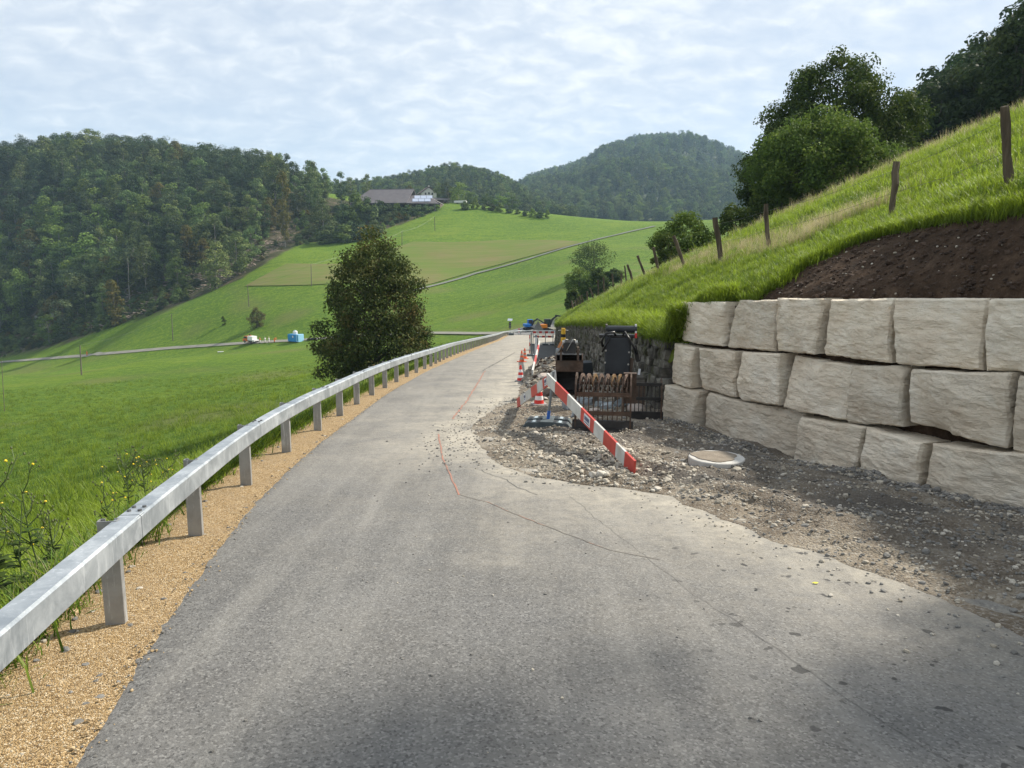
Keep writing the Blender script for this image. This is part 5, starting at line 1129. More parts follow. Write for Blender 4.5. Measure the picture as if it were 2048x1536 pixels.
for x, z in ((-2, he*.45), (2, he*.45), (0, he*.95), (-2, he*.9), (2, he*.9)):
    mb = MB(); mb.box((x, -.05, z), (.9, .15, 1.2)); mb.obj('window', M_WIN, HO)
sd_ = P(868, 398, 450); sz_ = P(868, 405, 450).z-1; SH = thing('shed', 'low grey-roofed shed in front of the white farmhouse', 'shed', (sd_.x, sd_.y, sz_), R(-6))
mb = MB(); mb.box((0, 0, 1.2), (14, 6, 2.4)); mb.obj('wall', M_WALLD, SH); mb = MB(); mb.box((0, 0, 3.0), (17, 8.5, .4), (R(10), R(3), 0)); mb.obj('roof', M_ROOF, SH)
tv = ghit(921, 408); TV = thing('white_trailer', 'small white trailer standing on the hilltop beside the hedge', 'trailer', tv, R(-20)); TV.location.z = P(921, 408, tv.y).z
mb = MB(); mb.box((0, 0, 1.2), (7, 2.4, 1.2)); mb.obj('body', M_TRW, TV, bevel=.1)
for x in (-1.5, 1.5):
    mb = MB(); mb.cyl((x, -1.1, .45), (x, -.9, .45), .45, 12); mb.obj('wheel', M_HOSE, TV)
# ================================================================== FOLIAGE
def leaf_mat(name, stops, trans=.35, objvar=.35, rough=.7):
    m, nt, n, L, b, out = newmat(name)
    at = n('ShaderNodeAttribute', attribute_name='rnd'); oi = n('ShaderNodeObjectInfo')
    r = ramp_node(n, stops); L(at.outputs['Fac'], r.inputs[0])
    hs = n('ShaderNodeHueSaturation'); L(r.outputs[0], hs.inputs['Color'])
    L(maprange(n, L, oi.outputs['Random'], 0, 1, 1-objvar*.9, 1+objvar), hs.inputs['Value'])
    x = n('ShaderNodeMath', operation='MULTIPLY'); L(oi.outputs['Random'], x.inputs[0]); x.inputs[1].default_value = 7.31
    fr = n('ShaderNodeMath', operation='FRACT'); L(x.outputs[0], fr.inputs[0]); L(maprange(n, L, fr.outputs[0], 0, 1, .5-.055*objvar, .5+.03*objvar), hs.inputs['Hue'])
    L(hs.outputs[0], b.inputs['Base Color']); b.inputs['Roughness'].default_value = rough; b.inputs['Specular IOR Level'].default_value = .12
    tr = n('ShaderNodeBsdfTranslucent'); L(hs.outputs[0], tr.inputs['Color']); mx = n('ShaderNodeMixShader'); mx.inputs[0].default_value = trans
    L(b.outputs[0], mx.inputs[1]); L(tr.outputs[0], mx.inputs[2]); L(mx.outputs[0], out.inputs[0]); return m
def leaves_at(C, rc, per, leaf, rng, aspect=.62, up=.3, ow=.7, rw=.55):
    "leaf quads around clump centres C (n,3); returns V,F,rnd"
    n = len(C); N = n*per
    c = np.repeat(C, per, 0); rr = np.repeat(np.broadcast_to(rc, (n,)), per)
    d = rng.normal(size=(N, 3)); d /= np.linalg.norm(d, axis=1)[:, None]
    rad = rr*rng.uniform(.35, 1.08, N)**(.7 if rw > .5 else .4); d2 = d*np.array([1, 1, .75]); pos = c+d2*rad[:, None]
    nr = d*ow+rng.normal(size=(N, 3))*rw+np.array([0, 0, up]); nr /= np.linalg.norm(nr, axis=1)[:, None]
    a = rng.normal(size=(N, 3)); t = np.cross(nr, a); t /= np.linalg.norm(t, axis=1)[:, None]; bt = np.cross(nr, t)
    s = leaf*rng.uniform(.65, 1.3, N)[:, None]
    sag = np.array([0, 0, -.18])*s
    V = np.stack([pos-t*s*.5+sag, pos+bt*s*aspect*.5, pos+t*s*.5+sag, pos-bt*s*aspect*.5], 1).reshape(-1, 3)
    F = np.arange(N*4).reshape(-1, 4)
    cl = np.repeat(rng.uniform(0, 1, n), per); rnd = np.clip(cl*.55+rng.uniform(0, 1, N)*.45, 0, 1)
    return V, F, np.repeat(rnd, 4)
def profile_clumps(n, prof, H, rng, lob=.18, inner=.3):
    hs = np.linspace(0, 1, 60); R_ = np.interp(hs, [p[0] for p in prof], [p[1] for p in prof]); w = R_+.15; w /= w.sum()
    h = rng.choice(hs, n, p=w)+rng.uniform(-.01, .01, n); r = np.interp(h, hs, R_); th = rng.uniform(0, 2*np.pi, n)
    ph = rng.uniform(0, 6.28, 4)
    lobe = 1+lob*(np.sin(3*th+ph[0]+h*7)+np.sin(5*th+ph[1]-h*11)*.7+np.sin(2*th+ph[2]+h*17)*.6)
    rad = r*lobe*np.sqrt(rng.uniform(inner, 1, n))
    return np.stack([np.cos(th)*rad, np.sin(th)*rad, h*H], -1)
def trunk_mb(H, r0, limbs, rng, lean=.03, top=.8, n=8):
    mb = MB(); pts = [Vector((rng.normal()*lean*H*k/6, rng.normal()*lean*H*k/6, H*top*k/6-(.3 if k == 0 else 0))) for k in range(7)]
    mb.tube(pts, [r0*(1.25 if k == 0 else 1-.13*k) for k in range(7)], n)
    for c in limbs:
        c = Vector(c); hb = max(.12*H, min(c.z*.65, H*top*.9)); k = hb/(H*top)*6; i = int(min(5, k)); a = pts[i].lerp(pts[i+1], k-i)
        mid = a.lerp(c, .5)+Vector((0, 0, .04*H)); r = r0*.35*(1-.5*hb/H)
        mb.tube([a, mid, c], [r, r*.6, r*.2], 5)
    return mb
M_BARK = pm('bark', [(0, (.040, .032, .024)), (1, (.11, .09, .07))], 5, 6, .95, .6, 30, stretch=(1, 1, .3), world=False)
M_BARKG = pm('grey_bark', [(0, (.14, .125, .105)), (1, (.30, .28, .25))], 3, 5, .95, world=False)
def tree(loc, H, prof, nclump, per, rc, leaf, mat, label, cat='tree', name='tree', seed=0, r0=.2, nl=14, group=None, lob=.18, inner=.3, bark=None, rz=0., base=0., cname='crown'):
    rng = np.random.default_rng(seed); C = profile_clumps(nclump, prof, H, rng, lob, inner); C[:, 2] += base
    V, F, rn = leaves_at(C, rc*rng.uniform(.7, 1.3, len(C)), per, leaf, rng)
    t = thing(name, label, cat, loc, rz, group)
    mkobj(cname, np_mesh(cname, V, F, mat, False, {'rnd': ('FLOAT', rn)}), t)
    idx = rng.choice(len(C), min(nl, len(C)), False); trunk_mb(H, r0, C[idx]*np.array([.8, .8, 1]), rng).obj('trunk', bark or M_BARK, t, smooth=True)
    return t
ML_FG = leaf_mat('leaf_dark_olive', [(0, (0.031, 0.054, 0.015)), (.45, (0.065, 0.089, 0.021)), (.8, (0.122, 0.122, 0.037)), (1, (0.216, 0.150, 0.058))], .25, 0.)
ML_W = leaf_mat('leaf_walnut', [(0, (0.029, 0.055, 0.013)), (.6, (0.065, 0.098, 0.019)), (1, (0.124, 0.150, 0.031))], .32, 0.)
ML_L = leaf_mat('leaf_light', [(0, (0.062, 0.108, 0.022)), (.6, (0.116, 0.177, 0.031)), (1, (0.200, 0.246, 0.050))], .38, 0.)
ML_D = leaf_mat('leaf_deep_green', [(0, (0.020, 0.041, 0.014)), (.6, (0.045, 0.072, 0.020)), (1, (0.076, 0.104, 0.027))], .22, .3)  # plain darker green for the wood behind the meadow
ML_F = leaf_mat('leaf_forest', [(0, (0.046, 0.077, 0.026)), (.6, (0.103, 0.149, 0.049)), (1, (0.185, 0.227, 0.072))], .25, .55)
ML_FA = leaf_mat('leaf_autumn', [(0, (0.068, 0.072, 0.014)), (.6, (0.120, 0.108, 0.024)), (1, (0.184, 0.132, 0.040))], .25, .15)
ML_FL = leaf_mat('leaf_fresh', [(0, (0.078, 0.128, 0.030)), (.6, (0.146, 0.215, 0.044)), (1, (0.224, 0.284, 0.070))], .3, .3)
ML_P = leaf_mat('needles', [(0, (0.036, 0.063, 0.031)), (.6, (0.076, 0.113, 0.049)), (1, (0.135, 0.170, 0.076))], .12, .4)
# the big roadside tree
rt = P(752, 700, 55.); rtz = gz(rt.x, rt.y)
tp = P(752, 468, 55.).z; HH = tp-rtz
k = 44/FPX
tree((rt.x, rt.y, rtz), HH, [(0, 2.6), (.06, 3.7), (.16, 4.1), (.30, 4.0), (.42, 3.75), (.55, 3.35), (.68, 2.9), (.8, 2.35), (.9, 1.6), (.97, .6)], 430, 130, .78, .19, ML_FG, 'dense dark olive tree standing just below the guardrail', name='roadside_tree', seed=11, r0=.22, nl=60, lob=.09, inner=.30)
# trees on the hillside skyline
w1 = P(1666, 300, 64); w1.z = gz(w1.x, w1.y, hillside)
tree(w1, P(1690, 114, 64).z-w1.z, [(0, .8), (.12, 3.6), (.3, 5.9), (.5, 6.0), (.62, 5.1), (.8, 3.6), (.92, 2.1), (1, .4)], 440, 110, .85, .24, ML_W, 'tall dark walnut-like tree rising behind the steep meadow', name='hillside_tree', seed=21, r0=.3, nl=60, lob=.15)
w2 = P(1640, 330, 56); w2.z = gz(w2.x, w2.y, hillside)
tree(w2, P(1640, 225, 56).z-w2.z, [(0, 1.2), (.15, 4.0), (.35, 4.9), (.55, 4.3), (.75, 3.1), (.9, 1.8), (1, .4)], 330, 110, .8, .22, ML_L, 'broad lighter green tree in front of the tall dark one on the meadow', name='hillside_tree', seed=22, r0=.24, nl=40, lob=.16)
w3 = P(1560, 330, 62); w3.z = gz(w3.x, w3.y, hillside)
tree(w3, P(1560, 250, 62).z-w3.z, [(0, .6), (.2, 2.4), (.5, 2.7), (.8, 1.9), (1, .4)], 180, 110, .7, .22, ML_W, 'dark lower tree on the left side of the walnut-like tree', name='hillside_tree', seed=23, r0=.18, nl=24)
w4 = P(1775, 290, 66); w4.z = gz(w4.x, w4.y, hillside)
tree(w4, P(1775, 215, 66).z-w4.z, [(0, .6), (.3, 2.0), (.6, 1.8), (.9, 1.0), (1, .3)], 130, 110, .6, .22, ML_L, 'small bright green tree between the meadow trees and the dark wood', name='hillside_tree', seed=24, r0=.14, nl=16)
# unseen tree added up the meadow, out of view, to shade the road
ht = Vector((13.5, 10.5, 0)); ht.z = gz(ht.x, ht.y, hillside)
tree(ht, 9.0, [(.45, .7), (.6, 1.7), (.75, 1.9), (.92, 1.1), (1, .3)], 46, 60, .7, .24, ML_L, 'leafy tree on the upper meadow throwing shade on the road', name='meadow_tree', seed=29, r0=.16, nl=16)
# shrubs at the fence
def shrub(px, py, D, wpx, hpx, label, mat, seed, zfn=None, leaf=.14, dens=1., grp=None):
    g = P(px, py, D); z = gz(g.x, g.y, zfn) if zfn else g.z
    h = P(px, py-hpx, D).z-z; w = wpx/FPX*D/2
    n = max(10, int(46*dens)); return tree((g.x, g.y, z), max(h, .5), [(0, w*.6), (.3, w), (.6, w*.85), (.9, w*.45), (1, w*.15)], n, max(40, int(90*dens)), w*.30, leaf, mat, label, 'shrub', 'shrub', seed, .05, 10, grp, .2)
shrub(1370, 512, 50, 115, 82, 'bushy hawthorn on the skyline between two leaning fence posts', ML_L, 31, hillside, .15, 1.6)
shrub(1335, 522, 47, 60, 52, 'dark low bush at the foot of the hawthorn', ML_W, 32, hillside, .14)
shrub(1470, 470, 50, 75, 60, 'scrubby bush beneath the drooping branches of the hillside trees', ML_W, 33, hillside, .15)
shrub(1520, 460, 54, 70, 66, 'low green bush under the lighter hillside tree', ML_W, 34, hillside, .15)
# small trees further down the hillside
for px, py, D, wp, hp, lb, mt, sd in ((1187, 550, 205, 84, 62, 'dark round-crowned orchard tree on the slope beyond the fence', ML_W, 41), (1160, 600, 150, 62, 62, 'light green bush below the orchard tree', ML_L, 42), (1147, 622, 120, 34, 40, 'dark bush at the low end of the fence', ML_W, 43), (1195, 590, 150, 50, 50, 'dark bush behind the far fence posts', ML_W, 44), (1225, 562, 170, 40, 22, 'low hedge bush on the slope line', ML_W, 45)):
    g = ghit(px, py, t0=100) if D > 190 else P(px, py, D)
    w = wp/FPX*g.y/2; h = hp/FPX*g.y; tr_ = lb.endswith('beyond the fence')
    tree(g, h, [(.0 if not tr_ else .22, w*.5), (.4, w), (.7, w*.8), (1, w*.2)], 90, 70, w*.28, .34, mt, lb, 'tree' if tr_ else 'shrub', 'orchard_tree' if tr_ else 'shrub', sd, .16 if tr_ else .08, 14)
lt = ghit(514, 655); lz = gz(lt.x, lt.y); tree((lt.x, lt.y, lz), 6.6, [(.36, 1.8), (.45, 3.2), (.6, 3.0), (.8, 1.9), (.92, .5)], 64, 80, .75, .3, leaf_mat('leaf_olive_lone', [(0, (.07, .085, .02)), (.6, (.13, .125, .04)), (1, (.2, .155, .06))], .3, 0), 'lone round olive tree in the meadow above the lane', name='meadow_tree', seed=51, r0=.24, nl=16)
st = ghit(448, 650); tree((st.x, st.y, gz(st.x, st.y)), 3.0, [(.35, .5), (.6, .9), (1, .3)], 26, 40, .32, .25, ML_W, 'tiny young tree left of the lone meadow tree', name='young_tree', seed=52, r0=.06, nl=6)
# ================================================================== WOODED HILL (LEFT)
def variant(kind, seed):
    rng = np.random.default_rng(900+seed)
    if kind == 'broad': H = 1.; C = profile_clumps(34, [(.18, .08), (.3, .20), (.55, .25), (.8, .18), (.96, .04)], H, rng, .2, .35); V, F, r = leaves_at(C, .105*rng.uniform(.7, 1.25, 34), 78, .036, rng, .7, .35, 1.1, .38); limbs = 8; tr = .014
    elif kind == 'tall': H = 1.; C = profile_clumps(36, [(.10, .04), (.3, .10), (.6, .13), (.85, .10), (.97, .03)], H, rng, .25); V, F, r = leaves_at(C, .075*rng.uniform(.7, 1.25, 36), 66, .030, rng, .7, .3, 1.1, .38); limbs = 6; tr = .010
    elif kind == 'pine': H = 1.; C = profile_clumps(30, [(.32, .05), (.5, .16), (.7, .19), (.88, .13), (.98, .04)], H, rng, .3, .2); V, F, r = leaves_at(C, .078*rng.uniform(.7, 1.25, 30), 74, .030, rng, .45, .7, 1.0, .4); limbs = 9; tr = .013
    else: H = 1.; C = profile_clumps(30, [(0, .2), (.3, .36), (.6, .30), (.85, .1)], H, rng, .25); V, F, r = leaves_at(C, .17*rng.uniform(.7, 1.2, 30), 60, .085, rng, .7, .3, 1.1, .4); limbs = 3; tr = .02
    return V, F, r, C, tr, limbs
VAR = []          # (crown mesh, trunk mesh, kind)
def addvar(kind, seed, mat, bark):
    V, F, r, C, tr, nl = variant(kind, seed); rng = np.random.default_rng(seed)
    cm = np_mesh('crown_%s_%d' % (kind, seed), V, F, mat, False, {'rnd': ('FLOAT', r)})
    tm = trunk_mb(1., tr, (C[rng.choice(len(C), nl, False)]*np.array([.8, .8, 1])), rng, .012, .85, 6).mesh('trunk_%s_%d' % (kind, seed), bark, True)
    VAR.append((cm, tm, kind)); return len(VAR)-1
iB = [addvar('broad', s, ML_F, M_BARKG) for s in (1, 2, 3)]; iBL = [addvar('broad', s, ML_FL, M_BARKG) for s in (4,)]; iBA = [addvar('broad', s, ML_FA, M_BARKG) for s in (5,)]
iT = [addvar('tall', s, ML_F, M_BARKG) for s in (6, 7)]; iTA = [addvar('tall', 8, ML_FA, M_BARKG)]; iP = [addvar('pine', s, ML_P, M_BARK) for s in (9, 10)]
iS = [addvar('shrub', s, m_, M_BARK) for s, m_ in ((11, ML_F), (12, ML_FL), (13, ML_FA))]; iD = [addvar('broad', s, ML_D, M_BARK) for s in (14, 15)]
def joined(i):
    "crown + trunk as one mesh for mass instances"
    cm, tm, kd = VAR[i]; nv = len(cm.vertices); V = np.empty(nv*3, np.float32); cm.vertices.foreach_get('co', V); V = V.reshape(-1, 3); F = np.arange(nv).reshape(-1, 4)
    r = np.empty(nv, np.float32); cm.attributes['rnd'].data.foreach_get('value', r)
    me = bpy.data.meshes.new('mass_%d' % i); tv = np.array([v.co for v in tm.vertices]); tf = [tuple(p.vertices) for p in tm.polygons]
    me.from_pydata(np.concatenate([V, tv]).tolist(), [], F.tolist()+[tuple(k+nv for k in f) for f in tf]); me.materials.append(cm.materials[0]); me.materials.append(tm.materials[0])
    me.polygons.foreach_set('material_index', [0]*len(F)+[1]*len(tf)); a = me.attributes.new('rnd', 'FLOAT', 'POINT'); a.data.foreach_set('value', np.concatenate([r, np.zeros(len(tv), np.float32)])); me.update(); return me
rng = np.random.default_rng(77)
sp = 8.6; cx, cy = np.meshgrid(np.arange(-400, -5, sp), np.arange(285, 590, sp), indexing='ij')
cx = cx+rng.uniform(-.45, .45, cx.shape)*sp; cy = cy+rng.uniform(-.45, .45, cy.shape)*sp; cx = cx.ravel(); cy = cy.ravel(); cz = ground(cx, cy)
px_, py_ = proj(cx, cy, cz)
keep = in_poly(px_, py_, WOODPX) & (px_ > -70)
# thin out the cut-over strip along the lower edge, and near the farm
edge = np.interp(px_, [-100, 0, 200, 300, 400, 480, 560, 640, 700, 780, 870], [735, 717, 662, 632, 592, 560, 505, 484, 474, 455, 425])-py_
keep &= (edge > 36+14*np.sin(px_*.03)+14*((px_ > 380) & (px_ < 570))) | (rng.uniform(0, 1, len(cx)) < .16)
clr = in_poly(px_, py_, np.array([(500, 600), (520, 500), (560, 430), (600, 440), (600, 500), (560, 540)])); keep &= ~clr | (rng.uniform(0, 1, len(cx)) < .3)
keep &= ~((px_ > 560) & (edge > 40) & (rng.uniform(0, 1, len(cx)) < .5)) & ~(px_ > 655)
cx, cy, cz, px_, py_, edge = (q[keep] for q in (cx, cy, cz, px_, py_, edge))
kinds = []; hts = []
for i in range(len(cx)):
    u = rng.uniform(); upper = (py_[i] < 470) and px_[i] < 540
    if px_[i] > 590: v = rng.choice(iT+iB[:1]); h = rng.uniform(12, 19)
    elif upper: v = rng.choice(iP) if u < .62 else (rng.choice(iB) if u < .95 else rng.choice(iBL+iBA)); h = rng.uniform(15, 22)
    else: v = rng.choice(iB) if u < .42 else rng.choice(iT) if u < .62 else rng.choice(iP) if u < .72 else rng.choice(iBL) if u < .9 else rng.choice(iBA+iTA); h = rng.uniform(15, 23)
    if edge[i] < 45 and px_[i] < 520: h *= .85
    kinds.append(int(v)); hts.append(h)
kinds = np.array(kinds); hts = np.array(hts)
# individuals: the 300 that show largest (not hidden by those in front)
col = np.round(px_/11).astype(int); score = hts/cy; order = np.argsort(cy); occ = {}
show = np.zeros(len(cx))
for i in order:
    top = proj(cx[i], cy[i], cz[i]+hts[i])[1]; h0 = occ.get(col[i], 2000.); show[i] = max(0, min(h0, py_[i])-top)
    for c in (col[i]-1, col[i], col[i]+1): occ[c] = min(occ.get(c, 2000.), top)
best = set(np.argsort(-show)[:300].tolist())
def ltree(v):
    n_ = VAR[v][2]
    if v in iBA+iTA: return 'autumn-tinged yellow-brown tree in the wooded hillside across the valley'
    if v in iBL: return 'fresh light green broadleaf tree in the wooded hillside across the valley'
    if n_ == 'pine': return 'dark pine in the wooded hillside across the valley'
    if n_ == 'tall': return 'slender tall dark green tree in the wooded hillside across the valley'
    return 'broad dark green tree in the wooded hillside across the valley'
mass = []
for i in range(len(cx)):
    rz = rng.uniform(0, 6.28); w = rng.uniform(1.0, 1.45)
    if i in best:
        v = kinds[i]; lb = ltree(v); t = thing('forest_tree', lb, 'tree', (cx[i], cy[i], cz[i]-.3), rz, lb.split(' in the')[0]+'s of the wooded hill')
        t.scale = (hts[i]*w, hts[i]*w, hts[i]); mkobj('crown', VAR[v][0], t); mkobj('trunk', VAR[v][1], t)
    else: mass.append((cx[i], cy[i], cz[i]-.3, hts[i]*w, hts[i], rz, kinds[i]))
mass = np.array(mass); JV = [joined(i) for i in range(len(VAR))]
def mass_scatter(name, m, label):
    scatter(name, JV, m[:, :3], np.stack([m[:, 3], m[:, 3], m[:, 4]], -1), np.stack([m[:, 5]*0, m[:, 5]*0, m[:, 5]], -1), m[:, 6].astype(int), 'stuff', label)
mass_scatter('hill_forest', mass, 'dense mixed wood covering the rest of the hill across the valley')
# undergrowth along the lower edge of the wood
q = []
while len(q) < 900:
    px = rng.uniform(-40, 860); e = rng.uniform(0, 60)**1.0; py = np.interp(px, [-100, 0, 200, 300, 400, 480, 560, 640, 700, 780, 870], [735, 717, 662, 632, 592, 560, 505, 484, 474, 455, 425])-e
    if 380 < px < 590 and rng.uniform() < .86: continue
    if 230 < px < 460 and e > 12 and rng.uniform() < .4: continue
    g = ghit(px, py, t0=200, t1=700); s = rng.uniform(1.6, 4.2)*(1.0 if px > 620 else 1)*(1.0 if e > 8 else .75)
    q.append((g.x, g.y, gz(g.x, g.y)-.2, s*1.25, s, rng.uniform(0, 6.28), iS[0] if rng.uniform() < .7 else rng.choice(iS)))
mass_scatter('wood_undergrowth', np.array(q), 'low brambles and shrubs along the edge of the wood')
# felled branches on the cleared slope
M_BRUSH = pm('cut_branches', [(0, (.16, .12, .09)), (1, (.38, .31, .25))], .5, 4, .9)
mb = MB(); rb = random.Random(3)
for _ in range(950):
    px = rb.uniform(180, 590); py = np.interp(px, [180, 300, 400, 480, 560, 600], [668, 632, 592, 560, 505, 488])-rb.uniform(6, 62)
    g = ghit(px, py, t0=200, t1=600); a = rb.uniform(0, 6.28); l = rb.uniform(.8, 3.4); d = Vector((math.cos(a), math.sin(a), rb.uniform(-.2, .35)))
    z = gz(g.x, g.y)+.35; mb.cyl(Vector((g.x, g.y, z)), Vector((g.x, g.y, z))+d*l, rb.uniform(.06, .17), 4)
tag(mb.obj('felled_branches', M_BRUSH), 'pale cut branches strewn over the cleared slope below the wood', kind='stuff')
# bare dead trunk at the wood edge
sn = ghit(260, 606, t0=200); zt = P(255, 515, sn.y); SN = thing('dead_tree', 'bare pale dead trunk standing at the foot of the wooded hill', 'dead tree', sn)
mb = MB(); d = zt-sn; mb.tube([(0, 0, -.3), d*.4+Vector((-.15, 0, 0)), d*.75+Vector((.1, 0, 0)), d], [.28, .22, .14, .04], 7); mb.obj('trunk', M_BARKG, SN)
mb = MB(); mb.tube([d*.35, d*.42+Vector((1.8, -.4, 0)), d*.45+Vector((3.0, -.6, 0))], [.14, .1, .04], 5); mb.tube([d*.33, d*.30+Vector((-1.6, .2, 0)), d*.22+Vector((-2.6, .3, 0))], [.14, .1, .05], 5); mb.obj('branch', M_BARKG, SN)
# rock outcrop low on the left
RCK = rock_meshes(3, pm('grey_cliff', [(0, (.10, .10, .09)), (1, (.26, .255, .24))], .3, 6, .9, .8, 2), .5, 8, 'outcrop')
for i, (px, py, s) in enumerate(((95, 655, 6), (112, 640, 5), (78, 640, 4))):
    g = ghit(px, py, t0=200); o = mkobj('rock_outcrop', RCK[i]); o.location = g; o.scale = (s, s*.8, s*1.1); o.rotation_euler = (0, .2, i); tag(o, 'grey rock outcrop half hidden at the foot of the wooded hill', 'rock', 'rocks at the foot of the wooded hill')
# ================================================================== HEDGES AND TREES ROUND THE FARM
HED = [(985, 414, 22, 13), (1000, 417, 24, 14), (1018, 419, 20, 10), (1035, 421, 16, 8), (1050, 425, 18, 10), (1065, 427, 20, 13), (1080, 429, 22, 14), (1095, 430, 16, 13), (930, 412, 26, 14), (950, 411, 22, 16), (968, 412, 18, 9)]
for i, (px, py, w, h) in enumerate(HED):
    g = ghit(px, py+7, t0=300); s = h*1.25/FPX*g.y; v = iS[i % 2]
    t = thing('hedge_shrub', 'dark green hedge shrub in the row along the crest of the far field', 'shrub', (g.x, g.y, gz(g.x, g.y)-.2), i, 'hedge shrubs along the crest'); t.scale = (w/FPX*g.y*.9, w/FPX*g.y*.9, s); mkobj('foliage', VAR[v][0], t)
FT = [(918, 408, 52, 44, iBL[0], 'broad olive-green tree beside the farmhouse'), (878, 392, 24, 26, iB[0], 'dark tree behind the white farmhouse'), (893, 398, 30, 34, iB[1], 'dark tree between the farmhouse and the broad olive tree'), (820, 393, 20, 22, iBA[0], 'small yellowish tree between barn roof and farmhouse'), (945, 408, 30, 26, iB[2], 'dark tree right of the broad olive tree'), (975, 411, 34, 24, iB[0], 'low round tree near the hilltop hedge'), (1000, 412, 40, 22, iBL[0], 'pale green tree behind the hilltop hedge'), (1025, 416, 36, 24, iB[1], 'round dark tree behind the middle of the hedge'),
      (735, 400, 26, 50, iT[0], 'tall thin tree left of the barn'), (703, 402, 30, 56, iT[1], 'tall thin tree at the end of the wood near the barn'), (683, 408, 36, 62, iT[0], 'tall leafy tree two steps left of the barn'), (632, 412, 50, 78, iT[1], 'tall ragged tree standing out where the wood thins'), (570, 478, 40, 132, iTA[0], 'very tall narrow ivy-clad tree at the edge of the clearing')]
for i, (px, py, w, h, v, lb) in enumerate(FT):
    D0 = 455 if i < 8 else (448 if i < 12 else 372); g = P(px, py, D0); t = thing('farm_tree' if i < 8 else 'forest_tree', lb, 'tree', (g.x, g.y, min(g.z, P(px, py+3, D0).z)), i*1.3); k = D0/FPX
    t.scale = (w*k*(1.5 if i < 8 else 2.2), w*k*(1.5 if i < 8 else 2.2), h*k); mkobj('crown', VAR[v][0], t); mkobj('trunk', VAR[v][1], t)
for i, (px, py, w, h) in enumerate(((795, 426, 30, 18), (815, 430, 32, 21), (835, 428, 32, 19), (855, 424, 30, 17), (872, 420, 28, 13), (775, 432, 36, 26), (758, 440, 44, 40), (738, 450, 50, 56), (715, 455, 54, 62), (690, 462, 50, 56), (720, 480, 60, 30), (750, 474, 52, 34), (690, 484, 60, 32), (655, 486, 60, 36))):
    g = ghit(px, py, t0=250); t = thing('bank_shrub', 'large dark shrub on the bank in front of the barn', 'shrub', (g.x, g.y, gz(g.x, g.y)-.3), i*1.7, 'dark shrubs on the bank below the barn'); k = g.y/FPX; t.scale = (w*k, w*k, h*k); mkobj('foliage', VAR[iS[0] if i % 4 else iS[1]][0], t)
# ================================================================== DARK WOOD BEHIND THE MEADOW (RIGHT)
n = 0; rng = np.random.default_rng(5)
for k in range(150):
    f = rng.uniform(.475, .84)**1.0 if k % 3 else rng.uniform(.475, .58); y = rng.uniform(74, 135) if f > .60 else rng.uniform(112, 185); x = f*y; z = gz(x, y, hillside)
    crest = np.interp(1024+f*FPX, [1740, 1785, 1850, 1930, 2048, 2300], [290, 222, 165, 95, 0, -120])+rng.uniform(0, 30)
    h = (P(1024+f*FPX, crest, y).z-z)*1.14
    if h < 5 or n >= 110: continue
    n += 1; h = min(h, 30); v = int(rng.choice(iD)); t = thing('slope_tree', 'dark green tree of the wood above the steep meadow', 'tree', (x, y, z-.3), rng.uniform(0, 6), 'dark trees of the wood above the meadow'); s = max(h, 9)*rng.uniform(1.0, 1.3); t.scale = (s, s, h); mkobj('crown', VAR[v][0], t); mkobj('trunk', VAR[v][1], t)
# ================================================================== FAR HILLS
M_FHILL = pm('far_forest_floor', [(0, (.020, .034, .014)), (1, (.045, .060, .022))], .02, 4, .95)
def ridge(name, crest, foot, label, spacing, hrange, n=80, m=24, back=400, seed=0, side=None):
    c = np.array(crest, float); f = np.array(foot, float); px = np.linspace(c[0, 0], c[-1, 0], n)
    A = np.array([tuple(P(a, np.interp(a, c[:, 0], c[:, 1])+hrange[1]*.6*FPX/np.interp(a, c[:, 0], c[:, 2]), np.interp(a, c[:, 0], c[:, 2]))) for a in px]); B = np.array([tuple(P(a, np.interp(a, f[:, 0], f[:, 1]), np.interp(a, f[:, 0], f[:, 2]))) for a in px])
    u = np.linspace(0, 1, m)[None, :, None]; G = A[:, None]*(1-u)+B[:, None]*u
    H_ = (A[:, 2]-B[:, 2])[:, None]; uu = u[..., 0]; G[..., 2] += H_*.10*np.sin(np.pi*uu)*(1+.8*vnoise(G[..., 0], G[..., 1], .006, seed))*1.0+H_*.05*vnoise(G[..., 0], G[..., 1], .015, seed+1)*np.sin(np.pi*uu)
    Bk = A+np.array([0, back, -back*.5]); full = np.concatenate([Bk[:, None], G], 1)
    tag(mkobj(name, grid_mesh(name, full[..., 0], full[..., 1], full[..., 2], M_FHILL)), label, kind='structure')
    rg_ = np.random.default_rng(seed); area = abs(A[-1, 0]-A[0, 0])*np.abs(A[:, 1]-B[:, 1]).mean(); N = int(area/spacing**2)
    a = rg_.uniform(0, n-1.001, N); b = rg_.uniform(0, m-1.001, N); i = a.astype(int); j = b.astype(int); fa = (a-i)[:, None]; fb_ = (b-j)[:, None]
    Q = G[i, j]*(1-fa)*(1-fb_)+G[i+1, j]*fa*(1-fb_)+G[i, j+1]*(1-fa)*fb_+G[i+1, j+1]*fa*fb_
    h = rg_.uniform(*hrange, N); ch = np.array(iB+iBL+iP+iT+iB)[rg_.integers(0, len(iB+iBL+iP+iT+iB), N)]
    m_ = np.stack([Q[:, 0], Q[:, 1], Q[:, 2]-1, h*rg_.uniform(1.0, 1.35, N), h, rg_.uniform(0, 6.28, N), ch], -1)
    mass_scatter(name.replace('hill', 'forest'), m_, label.replace('hill', 'forest on the hill')); return G
